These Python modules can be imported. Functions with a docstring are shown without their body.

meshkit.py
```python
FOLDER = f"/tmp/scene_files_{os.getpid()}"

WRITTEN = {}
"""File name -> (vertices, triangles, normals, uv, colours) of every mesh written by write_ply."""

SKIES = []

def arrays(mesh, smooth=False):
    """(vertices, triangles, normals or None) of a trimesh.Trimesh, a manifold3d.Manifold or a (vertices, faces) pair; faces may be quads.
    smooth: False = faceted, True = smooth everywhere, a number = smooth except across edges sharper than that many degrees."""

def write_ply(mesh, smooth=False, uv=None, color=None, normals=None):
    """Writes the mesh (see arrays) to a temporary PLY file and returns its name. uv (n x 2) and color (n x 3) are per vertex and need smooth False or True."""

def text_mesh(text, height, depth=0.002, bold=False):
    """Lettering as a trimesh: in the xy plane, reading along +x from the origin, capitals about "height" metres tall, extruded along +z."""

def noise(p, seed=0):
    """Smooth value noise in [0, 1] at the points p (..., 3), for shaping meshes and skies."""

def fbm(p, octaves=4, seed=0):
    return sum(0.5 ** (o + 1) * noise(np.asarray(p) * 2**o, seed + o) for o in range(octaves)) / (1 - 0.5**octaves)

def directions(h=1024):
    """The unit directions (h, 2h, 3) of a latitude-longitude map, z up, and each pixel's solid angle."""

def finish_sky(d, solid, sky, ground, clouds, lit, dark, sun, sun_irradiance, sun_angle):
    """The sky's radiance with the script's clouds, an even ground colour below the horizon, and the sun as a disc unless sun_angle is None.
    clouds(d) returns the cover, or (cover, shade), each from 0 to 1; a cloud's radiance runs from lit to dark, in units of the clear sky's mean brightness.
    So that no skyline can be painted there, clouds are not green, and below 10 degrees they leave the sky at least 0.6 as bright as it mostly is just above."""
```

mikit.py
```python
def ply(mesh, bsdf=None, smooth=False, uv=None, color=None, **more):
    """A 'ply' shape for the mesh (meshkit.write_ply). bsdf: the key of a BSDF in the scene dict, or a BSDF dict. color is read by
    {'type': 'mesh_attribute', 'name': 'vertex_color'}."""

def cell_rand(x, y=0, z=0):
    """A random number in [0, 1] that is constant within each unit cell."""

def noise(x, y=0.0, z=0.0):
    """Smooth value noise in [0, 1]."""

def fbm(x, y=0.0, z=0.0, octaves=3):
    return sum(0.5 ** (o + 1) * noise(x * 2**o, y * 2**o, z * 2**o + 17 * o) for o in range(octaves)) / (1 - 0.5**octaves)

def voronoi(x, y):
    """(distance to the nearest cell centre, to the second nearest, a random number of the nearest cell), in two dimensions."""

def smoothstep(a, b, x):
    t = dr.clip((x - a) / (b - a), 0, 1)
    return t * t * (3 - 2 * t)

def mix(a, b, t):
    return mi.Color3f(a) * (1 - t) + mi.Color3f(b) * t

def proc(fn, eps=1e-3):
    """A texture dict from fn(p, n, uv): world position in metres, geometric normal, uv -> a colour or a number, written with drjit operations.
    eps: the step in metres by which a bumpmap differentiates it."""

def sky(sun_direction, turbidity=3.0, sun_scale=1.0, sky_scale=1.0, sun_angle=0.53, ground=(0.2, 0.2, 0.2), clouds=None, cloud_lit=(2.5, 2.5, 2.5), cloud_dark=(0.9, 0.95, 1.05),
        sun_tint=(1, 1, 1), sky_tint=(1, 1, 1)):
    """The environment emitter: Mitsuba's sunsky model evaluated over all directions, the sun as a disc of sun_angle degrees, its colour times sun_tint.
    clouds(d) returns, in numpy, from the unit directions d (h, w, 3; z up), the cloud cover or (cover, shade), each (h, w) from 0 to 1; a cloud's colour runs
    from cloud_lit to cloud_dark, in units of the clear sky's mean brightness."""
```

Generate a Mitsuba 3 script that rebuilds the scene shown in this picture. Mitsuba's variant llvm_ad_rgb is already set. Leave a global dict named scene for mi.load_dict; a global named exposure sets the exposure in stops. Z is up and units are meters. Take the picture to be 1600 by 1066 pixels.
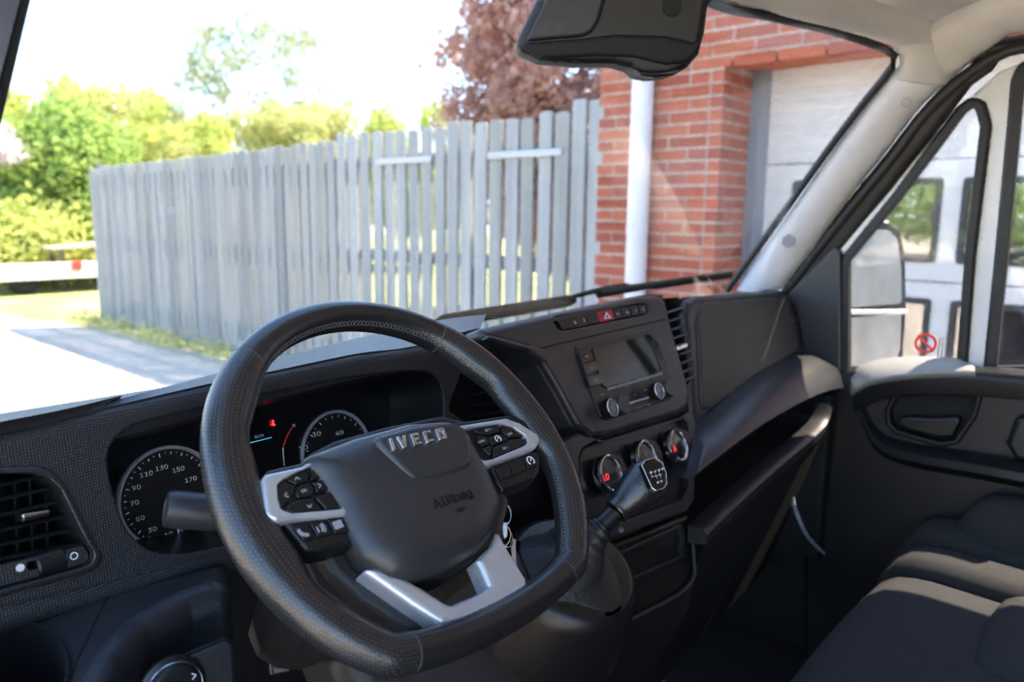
import math, random
import numpy as np, trimesh, mitsuba as mi, mikit, meshkit, drjit as dr
import mapbox_earcut as earcut, shapely
from shapely.geometry import Polygon, LineString, Point, box as sbox
from shapely.ops import unary_union

T = mi.ScalarTransform4f
scene, labels = {}, {}
DEBUG = 0
exposure = 2.22
# ------------------------------------------------------------------ camera, sky, sun
F = 1200.0
C = np.array([-.97, -.59, 1.50])                      # camera position, metres; +y is the van's forward direction, +x its right side
_az, _pit, _roll = np.radians(49), np.radians(9.4), np.radians(0.7)
FW = np.array([np.sin(_az) * np.cos(_pit), np.cos(_az) * np.cos(_pit), -np.sin(_pit)])
_r0 = np.array([np.cos(_az), -np.sin(_az), 0]); _u0 = np.cross(_r0, FW)
RT = np.cos(_roll) * _r0 + np.sin(_roll) * _u0; UP = np.cross(RT, FW)
scene['camera'] = {'type': 'thinlens', 'fov': math.degrees(2 * math.atan(800 / F)), 'fov_axis': 'x', 'near_clip': 0.02, 'far_clip': 500.0,
                   'aperture_radius': 0.0026, 'focus_distance': 0.82,
                   'to_world': T().look_at(origin=C.tolist(), target=(C + FW).tolist(), up=UP.tolist())}
SUN = np.array([.48, -.36, 1.0])


def cloud_cover(d):
    n = meshkit.fbm(d * np.array([3, 3, 6.0]), 4, 3)
    return np.clip(.05 + 1.1 * (n - .48), 0, .5) * np.clip(1.2 - d[..., 2], 0, 1)


scene['sky'] = mikit.sky(SUN, turbidity=2.6, sun_scale=2.4, sky_scale=4.0, sun_angle=0.8, ground=(.35, .32, .27), clouds=cloud_cover, cloud_lit=(1.8, 1.8, 1.8), cloud_dark=(1.1, 1.15, 1.2), sky_tint=(1.0, 1.0, .97))

# ------------------------------------------------------------------ helpers
rng = np.random.default_rng(7)


def nrm(v):
    v = np.asarray(v, float)
    return v / np.linalg.norm(v)


def ray(p):
    return FW + RT * (p[0] - 800) / F - UP * (p[1] - 533) / F


class PN:
    """A real plane in the cab or outside: local x to the right, local y up, local z towards the viewer's side (n)."""

    def __init__(s, o, n, up=(0, 0, 1)):
        s.o, s.n = np.asarray(o, float), nrm(n)
        s.x = nrm(np.cross(up, s.n)); s.y = np.cross(s.n, s.x)

    def rot(s, a):
        q = PN(s.o, s.n); q.x = math.cos(a) * s.x + math.sin(a) * s.y; q.y = np.cross(q.n, q.x); return q

    def at(s, p, h=0.0):
        d = ray(p); o = s.o + s.n * h
        return C + d * (((o - C) @ s.n) / (d @ s.n))

    def uv(s, pts, h=0.0):
        q = np.array([s.at(p, h) for p in pts]) - s.o
        return np.stack([q @ s.x, q @ s.y], 1)

    def put(s, mesh, h=0.0, at=(0, 0), rot=0.0, scale=1.0):
        """local mesh -> world"""
        v = np.asarray(mesh.vertices) * scale
        c, t = math.cos(rot), math.sin(rot)
        x, y = v[:, 0] * c - v[:, 1] * t + at[0], v[:, 0] * t + v[:, 1] * c + at[1]
        w = s.o + np.outer(x, s.x) + np.outer(y, s.y) + np.outer(v[:, 2] + h, s.n)
        return trimesh.Trimesh(w, mesh.faces, process=False)

    def w(s, x, y, h=0.0):
        return s.o + s.x * x + s.y * y + s.n * h


def atx(p, x):
    d = ray(p); return C + d * (x - C[0]) / d[0]


def aty(p, y):
    d = ray(p); return C + d * (y - C[1]) / d[1]


def atz(p, z):
    d = ray(p); return C + d * (z - C[2]) / d[2]


def cat(*ms):
    ms = [m for g in ms for m in (g if isinstance(g, (list, tuple)) else [g])]
    return trimesh.util.concatenate(ms)


def spl(pts, n=80, closed=True):
    """Catmull-Rom through the points, resampled evenly."""
    p = np.asarray(pts, float)
    k = len(p)
    out = []
    segs = k if closed else k - 1
    for i in range(segs):
        a, b, c, d = (p[(i - 1) % k], p[i], p[(i + 1) % k], p[(i + 2) % k]) if closed else (p[max(i - 1, 0)], p[i], p[i + 1], p[min(i + 2, k - 1)])
        t = np.linspace(0, 1, 24, endpoint=False)[:, None]
        out.append(.5 * ((2 * b) + (-a + c) * t + (2 * a - 5 * b + 4 * c - d) * t**2 + (-a + 3 * b - 3 * c + d) * t**3))
    out = np.vstack(out + [p[:1] if closed else p[-1:]])
    L = np.r_[0, np.cumsum(np.linalg.norm(np.diff(out, axis=0), axis=1))]
    s = np.linspace(0, L[-1], n, endpoint=not closed)
    return np.stack([np.interp(s, L, out[:, j]) for j in range(p.shape[1])], 1)


def ccw(p):
    p = np.asarray(p, float)
    a = (p[:, 0] * np.roll(p[:, 1], -1) - np.roll(p[:, 0], -1) * p[:, 1]).sum()
    return p if a > 0 else p[::-1]


def rpoly(pts, r, n=None, rc=None):
    """polygon with rounded corners -> loop"""
    g = Polygon(pts).buffer(0)
    g = g.buffer(-r, quad_segs=6).buffer(r, quad_segs=6)
    rc = r if rc is None else rc
    if rc: g = g.buffer(rc, quad_segs=6).buffer(-rc, quad_segs=6)
    if g.geom_type != 'Polygon': g = max(g.geoms, key=lambda q: q.area)
    c = np.array(g.exterior.coords)[:-1]
    if n:
        L = np.r_[0, np.cumsum(np.linalg.norm(np.diff(np.vstack([c, c[:1]]), axis=0), axis=1))]
        s = np.linspace(0, L[-1], n, endpoint=False); cc = np.vstack([c, c[:1]])
        c = np.stack([np.interp(s, L, cc[:, j]) for j in (0, 1)], 1)
    return ccw(c)


def dens(p, step):
    """subdivide a loop's long edges"""
    out = []
    for a, b in zip(p, np.roll(p, -1, 0)):
        k = max(1, int(np.linalg.norm(b - a) / step))
        out += [a + (b - a) * i / k for i in range(k)]
    return np.array(out)


def vn(p):
    e = np.roll(p, -1, 0) - p
    e /= np.maximum(np.linalg.norm(e, axis=1, keepdims=True), 1e-12)
    m = e + np.roll(e, 1, 0)
    L = np.linalg.norm(m, axis=1, keepdims=True)
    m = np.where(L > 1e-6, m / np.maximum(L, 1e-9), e)
    c = np.clip((m * e).sum(1), .5, 1)
    return np.stack([-m[:, 1], m[:, 0]], 1) / c[:, None]      # inward for a ccw loop


def onto(pts, g):
    """the nearest points on the boundary of g"""
    s = shapely.shortest_line(shapely.points(pts), g.boundary)
    return shapely.get_coordinates(s).reshape(-1, 2, 2)[:, 1]


def puff(outer, holes=(), depth=.01, bev=.002, nb=3, back=True, hbev=None):
    """2-D outline (with holes) raised by depth along +z, front edges rounded by bev."""
    hbev = bev * .3 if hbev is None else hbev
    loops = [ccw(outer)] + [ccw(h)[::-1] for h in holes]
    loops = [l[np.linalg.norm(l - np.roll(l, 1, 0), axis=1) > 1e-7] for l in loops]
    polys = [Polygon(l).buffer(0) for l in loops]
    V, Fc, n0 = [], [], 0
    for q, l in enumerate(loops):
        k, bv = len(l), hbev if q else bev
        rings = [(0, 0), (0, depth - bv)] + [(bv * (1 - math.cos(t)), depth - bv + bv * math.sin(t)) for t in np.linspace(0, math.pi / 2, nb + 1)[1:]]
        for ins, h in rings:
            p = l
            if ins:
                g = polys[q].buffer(ins if q else -ins, join_style='mitre', mitre_limit=2)
                if not g.is_empty: p = onto(l, g)
            V.append(np.c_[p, np.full(k, h)])
        i = np.arange(k); j = (i + 1) % k
        for r in range(len(rings) - 1):
            a, b = n0 + r * k, n0 + (r + 1) * k
            Fc += [np.c_[a + i, a + j, b + j], np.c_[a + i, b + j, b + i]]
        n0 += len(rings) * k
    V = np.vstack(V)
    for h, ins, hin in ((depth, bev, hbev), (0, 0, 0))[:2 if back else 1]:
        g = polys[0].buffer(-ins, join_style='mitre', mitre_limit=2) if ins else polys[0]
        if len(polys) > 1: g = g.difference(unary_union([p.buffer(hin, join_style='mitre', mitre_limit=2) if hin else p for p in polys[1:]]))
        for part in getattr(g, 'geoms', [g]):
            if part.is_empty or part.area < 1e-12 or part.geom_type != 'Polygon': continue
            rs = [np.array(r.coords)[:-1] for r in [part.exterior, *part.interiors]]
            f = earcut.triangulate_float64(np.vstack(rs), np.cumsum([len(r) for r in rs]).astype(np.uint32)).reshape(-1, 3)
            v = np.c_[np.vstack(rs), np.full(sum(map(len, rs)), h)]
            up = np.cross(v[f[:, 1]] - v[f[:, 0]], v[f[:, 2]] - v[f[:, 0]])[:, 2] > 0
            f = np.where((up == (h > 0))[:, None], f, f[:, ::-1])
            Fc.append(f + len(V)); V = np.vstack([V, v])
    return trimesh.Trimesh(V, np.vstack(Fc), process=False)


def loft(rings, close_u=True, cap=(True, True)):
    R = np.asarray(rings, float); m, n, _ = R.shape
    i, j = np.meshgrid(np.arange(m - 1), np.arange(n if close_u else n - 1), indexing='ij')
    j2 = (j + 1) % n
    q = np.stack([i * n + j, i * n + j2, (i + 1) * n + j2, (i + 1) * n + j], -1).reshape(-1, 4)
    f = np.vstack([q[:, [0, 1, 2]], q[:, [0, 2, 3]]]); v = R.reshape(-1, 3)
    if close_u:
        for e, r, fl in ((cap[0], 0, True), (cap[1], m - 1, False)):
            if e:
                c = len(v); v = np.vstack([v, R[r].mean(0)])
                k = np.arange(n); t = np.c_[r * n + k, r * n + (k + 1) % n, np.full(n, c)]
                f = np.vstack([f, t[:, ::-1] if fl else t])
    return trimesh.Trimesh(v, f, process=False)


def dome(loop, prof):
    """rings of the loop shrunk towards its middle: prof = [(scale, height)...] from the edge inwards"""
    l = ccw(loop); c = np.array(Polygon(l).representative_point().coords[0]) * .0 + np.array(Polygon(l).centroid.coords[0])
    return loft([np.c_[c + (l - c) * s, np.full(len(l), h)] for s, h in prof], True, (True, True))


def circ(r, n=32, c=(0, 0), a0=0.0):
    t = np.arange(n) / n * 2 * np.pi + a0
    return np.stack([c[0] + r * np.cos(t), c[1] + r * np.sin(t)], 1)


def lathe(prof, n=40):
    """(radius, height) pairs -> solid of revolution about z"""
    t = np.arange(n) / n * 2 * np.pi
    return loft([np.stack([r * np.cos(t), r * np.sin(t), np.full(n, h)], 1) for r, h in prof])


def frames(p, closed=False, ref=None):
    p = np.asarray(p, float)
    t = (np.roll(p, -1, 0) - np.roll(p, 1, 0)) if closed else np.gradient(p, axis=0)
    t /= np.linalg.norm(t, axis=1, keepdims=True)
    ref = np.array([0, 0, 1.0]) if ref is None else np.asarray(ref, float)
    a = np.cross(t, ref); L = np.linalg.norm(a, axis=1, keepdims=True)
    a = np.where(L > 1e-3, a / np.maximum(L, 1e-9), nrm(np.cross(t[0], [1, .3, .2])))
    return t, a, np.cross(a, t)


def tube(p, r, sides=10, closed=False, ref=None, rb=None):
    p = np.asarray(p, float)
    t, a, b = frames(p, closed, ref)
    r = np.broadcast_to(r, (len(p),)); rb = r if rb is None else np.broadcast_to(rb, (len(p),))
    an = np.arange(sides) * 2 * np.pi / sides
    R = p[:, None] + (r[:, None] * np.cos(an))[..., None] * a[:, None] + (rb[:, None] * np.sin(an))[..., None] * b[:, None]
    if closed: R = np.concatenate([R, R[:1]])
    return loft(R, True, (not closed, not closed))


def bx(lo, hi, bev=0.0):
    lo, hi = np.minimum(lo, hi), np.maximum(lo, hi)
    if bev:
        m = puff(rpoly([(lo[0], lo[1]), (hi[0], lo[1]), (hi[0], hi[1]), (lo[0], hi[1])], bev), (), hi[2] - lo[2], bev)
        m.apply_translation([0, 0, lo[2]]); return m
    m = trimesh.creation.box(extents=hi - lo); m.apply_translation((lo + hi) / 2); return m


def rbox(sx, sy, sz, bev=.003):
    """centred box with all edges rounded (hull of spheres)"""
    o = [np.array([a * (sx / 2 - bev), b * (sy / 2 - bev), c * (sz / 2 - bev)]) for a in (-1, 1) for b in (-1, 1) for c in (-1, 1)]
    s = trimesh.creation.icosphere(2, bev).vertices
    return trimesh.convex.convex_hull(np.vstack([s + q for q in o]))


def orient(mesh, o, z, up=(0, 0, 1)):
    return PN(o, z, up).put(mesh)


counts = {}


def key(name, parent=None):
    k = f'{parent}__{name}' if parent else name
    n = counts.get(k, 0); counts[k] = n + 1
    return k if n == 0 else f'{k}_{n:03d}'


def fixn(m):
    return m


def add(name, mesh, mat, parent=None, label=None, cat=None, group=None, kind=None, smooth=35, **kw):
    k = key(name, parent)
    scene[k] = mikit.ply(mesh, mat, smooth=smooth, **kw)
    tag(k, label, cat, group, kind)
    return k


def tag(k, label=None, cat=None, group=None, kind=None):
    d = {a: b for a, b in (('label', label), ('category', cat), ('group', group), ('kind', kind)) if b}
    if d: labels[k] = {**labels.get(k, {}), **d}


def thing(name, label, cat, group=None, kind=None):
    k = key(name); tag(k, label, cat, group, kind); return k


# ------------------------------------------------------------------ materials
def rgb(*c):
    return {'type': 'rgb', 'value': list(c)}


def mat(name, base, rough=.5, metal=0.0, spec=.5, bump=None, bscale=1.0, eps=1e-3, two=True, **kw):
    b = {'type': 'principled', 'base_color': mikit.proc(base) if callable(base) else rgb(*base), 'roughness': mikit.proc(rough) if callable(rough) else rough, 'metallic': metal, 'specular': spec, **kw}
    if bump: b = {'type': 'bumpmap', 'arbitrary': mikit.proc(bump, eps), 'bsdf': b, 'scale': bscale}
    scene[name] = {'type': 'twosided', 'bsdf': b} if two else b
    return name


N, FB, SS, MX = mikit.noise, mikit.fbm, mikit.smoothstep, mikit.mix


def dots(p, n, uv, k=420.0):
    return dr.square(dr.sin(p.x * k)) * dr.square(dr.sin(p.z * k))


mat('dash_plastic', lambda p, n, uv: mi.Color3f(.0150, .0160, .0190) * (.85 + .3 * N(p.x * 60, p.y * 60, p.z * 60)), .40, spec=.75, bump=lambda p, n, uv: .00025 * N(p.x * 900, p.y * 900, p.z * 900), eps=4e-4)
mat('dash_textured', lambda p, n, uv: mi.Color3f(.023, .0240, .0285) * (.6 + 1.2 * dots(p, n, uv, 1300.0)), .45, bump=lambda p, n, uv: .0004 * dots(p, n, uv, 1300.0), eps=3e-4)
mat('dash_warm', (.036, .0345, .033), .5)
mat('black_plastic', (.008, .008, .009), .36)
mat('matte_black', (.004, .004, .0045), .7)
mat('piano_black', (.006, .006, .007), .08, spec=.6)
mat('rubber', (.014, .014, .015), .6)
mat('seal_black', (.018, .017, .016), .5)


def perf(p, n, uv):
    u, v = uv.x * 1.0, uv.y * 1.0
    row = dr.floor(v)
    fu, fv = u + .5 * (row - 2 * dr.floor(row / 2)), v
    du, dv = fu - dr.floor(fu) - .5, fv - dr.floor(fv) - .5
    return 1 - SS(.14, .26, dr.sqrt(du * du + dv * dv))


mat('leather_perforated', lambda p, n, uv: MX((.014, .014, .0155), (.060, .058, .056), perf(p, n, uv)), .31, spec=.8, clearcoat=.25, clearcoat_gloss=.6, bump=lambda p, n, uv: .0002 * N(p.x * 700, p.y * 700, p.z * 700) , eps=4e-4)
mat('leather_smooth', (.013, .013, .0145), .30, spec=.8, clearcoat=.25, clearcoat_gloss=.6, bump=lambda p, n, uv: .0002 * N(p.x * 700, p.y * 700, p.z * 700), eps=4e-4)
mat('thread', (.10, .10, .10), .8)
mat('airbag_plastic', (.028, .0285, .031), .38, spec=.7, bump=lambda p, n, uv: .00015 * N(p.x * 1500, p.y * 1500, p.z * 1500), eps=3e-4)
mat('silver_plastic', (.62, .63, .66), .34, metal=.55)
mat('gauge_ring', (.50, .49, .53), .4, metal=.3)
mat('chrome', (.86, .86, .88), .07, metal=1.0)
mat('chrome_soft', (.7, .7, .72), .2, metal=1.0)
mat('white_print', (.75, .75, .76), .6)
mat('grey_print', (.34, .34, .35), .6)
mat('red_print', (.85, .05, .035), .5)
mat('hazard_red', (.42, .012, .03), .4)
mat('headliner', lambda p, n, uv: mi.Color3f(.47, .445, .40) * (.93 + .14 * N(p.x * 400, p.y * 400, p.z * 400)), .9)
mat('pillar_trim', (.62, .62, .63), .55)
mat('header_trim', (.56, .54, .50), .6)
mat('white_paint', (.78, .78, .77), .25, clearcoat=.6)
mat('seat_fabric', lambda p, n, uv: mi.Color3f(.024, .0245, .027) * (.6 + .8 * N(p.x * 900, p.y * 900, p.z * 900)), .9, sheen=.35, bump=lambda p, n, uv: .0006 * N(p.x * 800, p.y * 800, p.z * 800), eps=5e-4)
mat('carpet', (.010, .010, .011), .95)
mat('boot_leather', (.014, .0145, .0155), .5, bump=lambda p, n, uv: .0006 * N(p.x * 300, p.y * 300, p.z * 300), eps=1e-3)
mat('cord_grey', (.42, .44, .52), .5)
mat('lens_grey', (.2, .2, .22), .3)
scene['glass_pane'] = {'type': 'thindielectric', 'int_ior': 1.5}
scene['mirror_glass'] = {'type': 'twosided', 'bsdf': {'type': 'principled', 'base_color': mikit.proc(lambda p, n, uv: mi.Color3f(.26, .275, .285) + .2 * FB(p.x * 30, p.y * 30, p.z * 9)), 'metallic': .75, 'roughness': mikit.proc(lambda p, n, uv: .12 + .3 * FB(p.x * 22 + 5, p.y * 22, p.z * 7))}}
for q, c in (('red_glow', (1.6, .02, .03)), ('white_glow', (.6, .6, .6)), ('blue_glow', (.05, .25, .4)), ('hvac_glow', (.75, .02, .03))):
    scene[q + '_face'] = {'type': 'diffuse', 'reflectance': rgb(.05, .05, .05)}


def glow(c):
    return {'emitter': {'type': 'area', 'radiance': rgb(*c)}}


# outside
def brickcol(a, b):
    return lambda p, n, uv: MX(a, b, FB(p.x * 14, p.y * 14, p.z * 22)) * mi.Color3f(.92, .76, .72) * (.8 + .4 * N(p.x * 160, p.y * 160, p.z * 160))


mat('brick_a', brickcol((.32, .085, .045), (.40, .145, .085)), .9)
mat('brick_b', brickcol((.27, .075, .045), (.34, .12, .075)), .9)
mat('brick_c', brickcol((.38, .115, .055), (.43, .18, .11)), .9)
mat('brick_d', brickcol((.30, .105, .075), (.38, .165, .125)), .9)
mat('mortar', lambda p, n, uv: mi.Color3f(.40, .35, .305) * (.8 + .4 * N(p.x * 80, p.y * 80, p.z * 80)), .95)


def woodcol(a, b):
    a, b = [q * w for q, w in zip(a, (.66, .69, .69))], [q * w for q, w in zip(b, (.66, .69, .69))]
    return lambda p, n, uv: MX(a, b, FB(p.y * 45, p.x * 45, p.z * 1.2)) * (.82 + .36 * N(p.y * 9, p.x * 9, p.z * .8))


mat('wood_a', woodcol((.33, .345, .345), (.49, .505, .50)), .9)
mat('wood_b', woodcol((.37, .385, .385), (.55, .565, .56)), .9)
mat('wood_c', woodcol((.33, .335, .315), (.46, .465, .44)), .9)
mat('wood_d', woodcol((.27, .28, .285), (.40, .41, .405)), .9)
mat('pale_batten', (.46, .49, .50), .8)
mat('pipe_white', (.60, .61, .62), .35)
mat('door_panel', lambda p, n, uv: mi.Color3f(.55, .545, .53) * (.96 + .08 * N(p.y * 3, p.z * 40)), .55)
mat('steel_blue', (.22, .25, .28), .5)
mat('window_frame', (.02, .021, .025), .5)
scene['window_pane'] = {'type': 'thindielectric', 'int_ior': 2.2}
mat('room_dark', (.03, .03, .035), .9)
mat('sand', lambda p, n, uv: MX((.38, .34, .28), (.50, .45, .38), FB(p.x * 1.5, p.y * 1.5)) * (.85 + .3 * N(p.x * 40, p.y * 40)), .95)
mat('grass_ground', lambda p, n, uv: MX((.16, .19, .055), (.36, .35, .15), FB(p.x * 1.1, p.y * 1.1)), .95)
mat('tile_roof', (.25, .09, .06), .8)
mat('bark', (.14, .11, .09), .9)
mat('trailer_white', (.78, .77, .74), .5)
mat('trailer_deck', (.42, .36, .26), .8)


def leaf(name, a, b):
    scene[name] = {'type': 'principledthin', 'base_color': mikit.proc(lambda p, n, uv: MX(a, b, FB(p.x * 1.7, p.y * 1.7, p.z * 1.7)) * (.7 + .6 * N(p.x * 9, p.y * 9, p.z * 9))), 'roughness': .6, 'diff_trans': .9, 'spec_trans': 0.0}
    return name


leaf('leaf_bright', (.42, .50, .12), (.68, .70, .26))
leaf('leaf_deep', (.24, .40, .11), (.50, .60, .18))
leaf('leaf_yellow', (.50, .53, .20), (.68, .66, .34))
leaf('leaf_pale', (.33, .36, .17), (.46, .48, .28))
leaf('leaf_copper', (.48, .27, .23), (.80, .54, .45))
leaf('leaf_pink', (.70, .62, .66), (.85, .80, .80))
#@@EXTERIOR
mat('screen_gloss', (.006, .0065, .007), .05, spec=.45)
mat('taupe_plastic', (.026, .023, .0215), .5)
mat('stalk_plastic', (.030, .030, .034), .38)
mat('brass', (.75, .60, .35), .2, metal=1.0)
mat('tag_pink', (.45, .38, .38), .5)
mat('pod_plastic', (.007, .007, .0068), .5)
mat('pod_panel', (.014, .0145, .0165), .42)
mat('pod_letter', (.035, .038, .055), .5)
mat('bulkhead_grey', (.04, .04, .042), .8)
mat('ledge_sun_glare', (.32, .315, .30), .5)  # dark door plastic, lightened so the colour itself carries the sun glare
mat('door_plastic', (.0085, .0090, .0105), .42)
mat('pillar_dark', (.16, .165, .18), .55)
mat('wiper_black', (.0022, .0026, .0034), .85, spec=.05)
mat('badge_grey', (.33, .34, .37), .6)
# ------------------------------------------------------------------ the yard
WX = 2.93                                             # face of the brick wall and of the fence, parallel to the van
add('ground', bx((-60, -40, -.3), (70, 90, 0)), 'sand', kind='structure', label='bright sandy gravel yard', smooth=False)
gp = rpoly([(2.98, 2.2), (2.94, 9.9), (2.5, 11.2), (2.4, 13), (3.0, 15.5), (3.6, 18), (2.5, 20.5), (-1, 23), (-8, 27), (10, 44), (40, 40), (40, 2.2)], .3)
gm = puff(gp, (), .012, .005); add('grass_verge', gm, 'grass_ground', kind='structure', label='sunlit grass beyond the end of the fence')
# brick wall: pier between fence and garage door, wall over the door, each brick its own piece
DX = 3.30                                             # recessed plane of the garage door
LZ = 2.31                                             # underside of the lintel
P0, P1 = 1.345, 2.135                                 # pier from the door reveal to the corner
core = cat(bx((WX + .005, P0 + .005, 0), (WX + .35, P1 - .006, 3.4)), bx((WX + .005, -6.0, LZ + .006), (WX + .35, P0 + .02, 3.4)), bx((WX + .34, P1 - .3, 0), (9.2, P1 - .006, 3.4)),
           bx((WX + .012, -6, 0), (WX + .35, -3.2, LZ + .02)))
wall = add('wall_right', core, 'mortar', kind='structure', label='red brick wall with pale mortar joints', smooth=False)
CP = .0667
variants = ['brick_a', 'brick_b', 'brick_c', 'brick_d', 'brick_a', 'brick_c']
bl_rest = []
nb_ = 0
BR = {}


def brick(lo, hi, cand):
    lo, hi = np.minimum(lo, hi), np.maximum(lo, hi)
    lo = lo + rng.uniform(-.0018, .0018, 3); hi = hi + rng.uniform(-.0018, .0018, 3)
    m = bx(lo, hi)
    cand.append((lo, hi, m, variants[rng.integers(6)]))


cand = []
nrow = int(3.38 / CP)
for r in range(nrow):
    z0 = r * CP + .006; z1 = z0 + .054
    if z1 < LZ:                                       # pier face: stretchers and headers in turn, from the corner towards the door
        lens = [.228, .108, .228, .108, .108] if r % 2 else [.108, .228, .108, .228, .108]
        y = P1
        for k, L in enumerate(lens):
            y0 = max(y - L, P0)
            if k == len(lens) - 1: y0 = P0
            brick((WX, y0, z0), (WX + .1, y, z1), cand)
            y = y0 - .0115
            if y < P0 + .03: break
        xs = WX + (.1115 if r % 2 else .1115)          # reveal face (faces the door opening)
        for L in ((.108, .108) if r % 2 else (.2275,)):
            brick((xs, P0, z0), (min(xs + L, DX + .02), P0 + .1, z1), cand); xs += L + .0115
    else:
        y = P1 - (0 if r % 2 else .12)
        if not r % 2: brick((WX, P1 - .108, z0), (WX + .1, P1, z1), cand)
        while y > -4.5:
            L = .228
            brick((WX, y - L, z0), (WX + .1, y, z1), cand); y -= L + .0115
for r in range(0):
    pass
shown = []
for c in cand:
    mid = (c[0] + c[1]) / 2
    v = mid - C; zc = v @ FW
    px, py = 800 + F * (v @ RT) / zc, 533 - F * (v @ UP) / zc
    if zc > .1 and -20 < px < 1620 and -20 < py < 470: shown.append((np.linalg.norm(v), c))
    else: bl_rest.append(c[2])
shown.sort(key=lambda q: q[0])
for d, c in shown[:300]:
    add('brick', c[2], c[3], wall, smooth=False)
bl_rest += [c[2] for d, c in shown[300:]]
add('brick_courses', cat(bl_rest), 'brick_a', wall, kind='stuff', smooth=False)
# lintel: rendered underside board of the opening
add('lintel', cat(bx((WX + .004, -3.2, LZ - .012), (DX + .04, P0, LZ + .004)), ), 'brick_c', wall, smooth=False)
# gabled upper storey and roof of the building (above the frame; they cast the building's shadow on the yard)
up = Polygon([(WX + .02, 3.4), (WX + .02, 3.6), (6.1, 5.2), (9.2, 3.6), (9.2, 3.4)])
gm = trimesh.creation.extrude_polygon(up, 12.0, engine='earcut')
gm.vertices = np.c_[gm.vertices[:, 0], P1 - 12 + gm.vertices[:, 2], gm.vertices[:, 1]]
gm.invert()
add('gable', gm, 'brick_b', wall, smooth=False)
# drainpipe
k = thing('drainpipe', 'white plastic drainpipe running down the brick pier', 'drainpipe')
pt, pb = atx((1006, 120), WX - .06), atx((992, 440), WX - .06)
yy = (pt[1] + pb[1]) / 2
add('pipe', tube([(WX - .062, yy, .05), (WX - .062, yy, 3.3)], .061, 32), 'pipe_white', k)
for z in (1.42, 2.75): add('bracket', cat(tube([(WX - .062, yy, z - .012), (WX - .062, yy, z + .012)], .0645, 28), bx((WX - .02, yy - .02, z - .012), (WX + .02, yy + .02, z + .012))), 'pipe_white', k)
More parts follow.
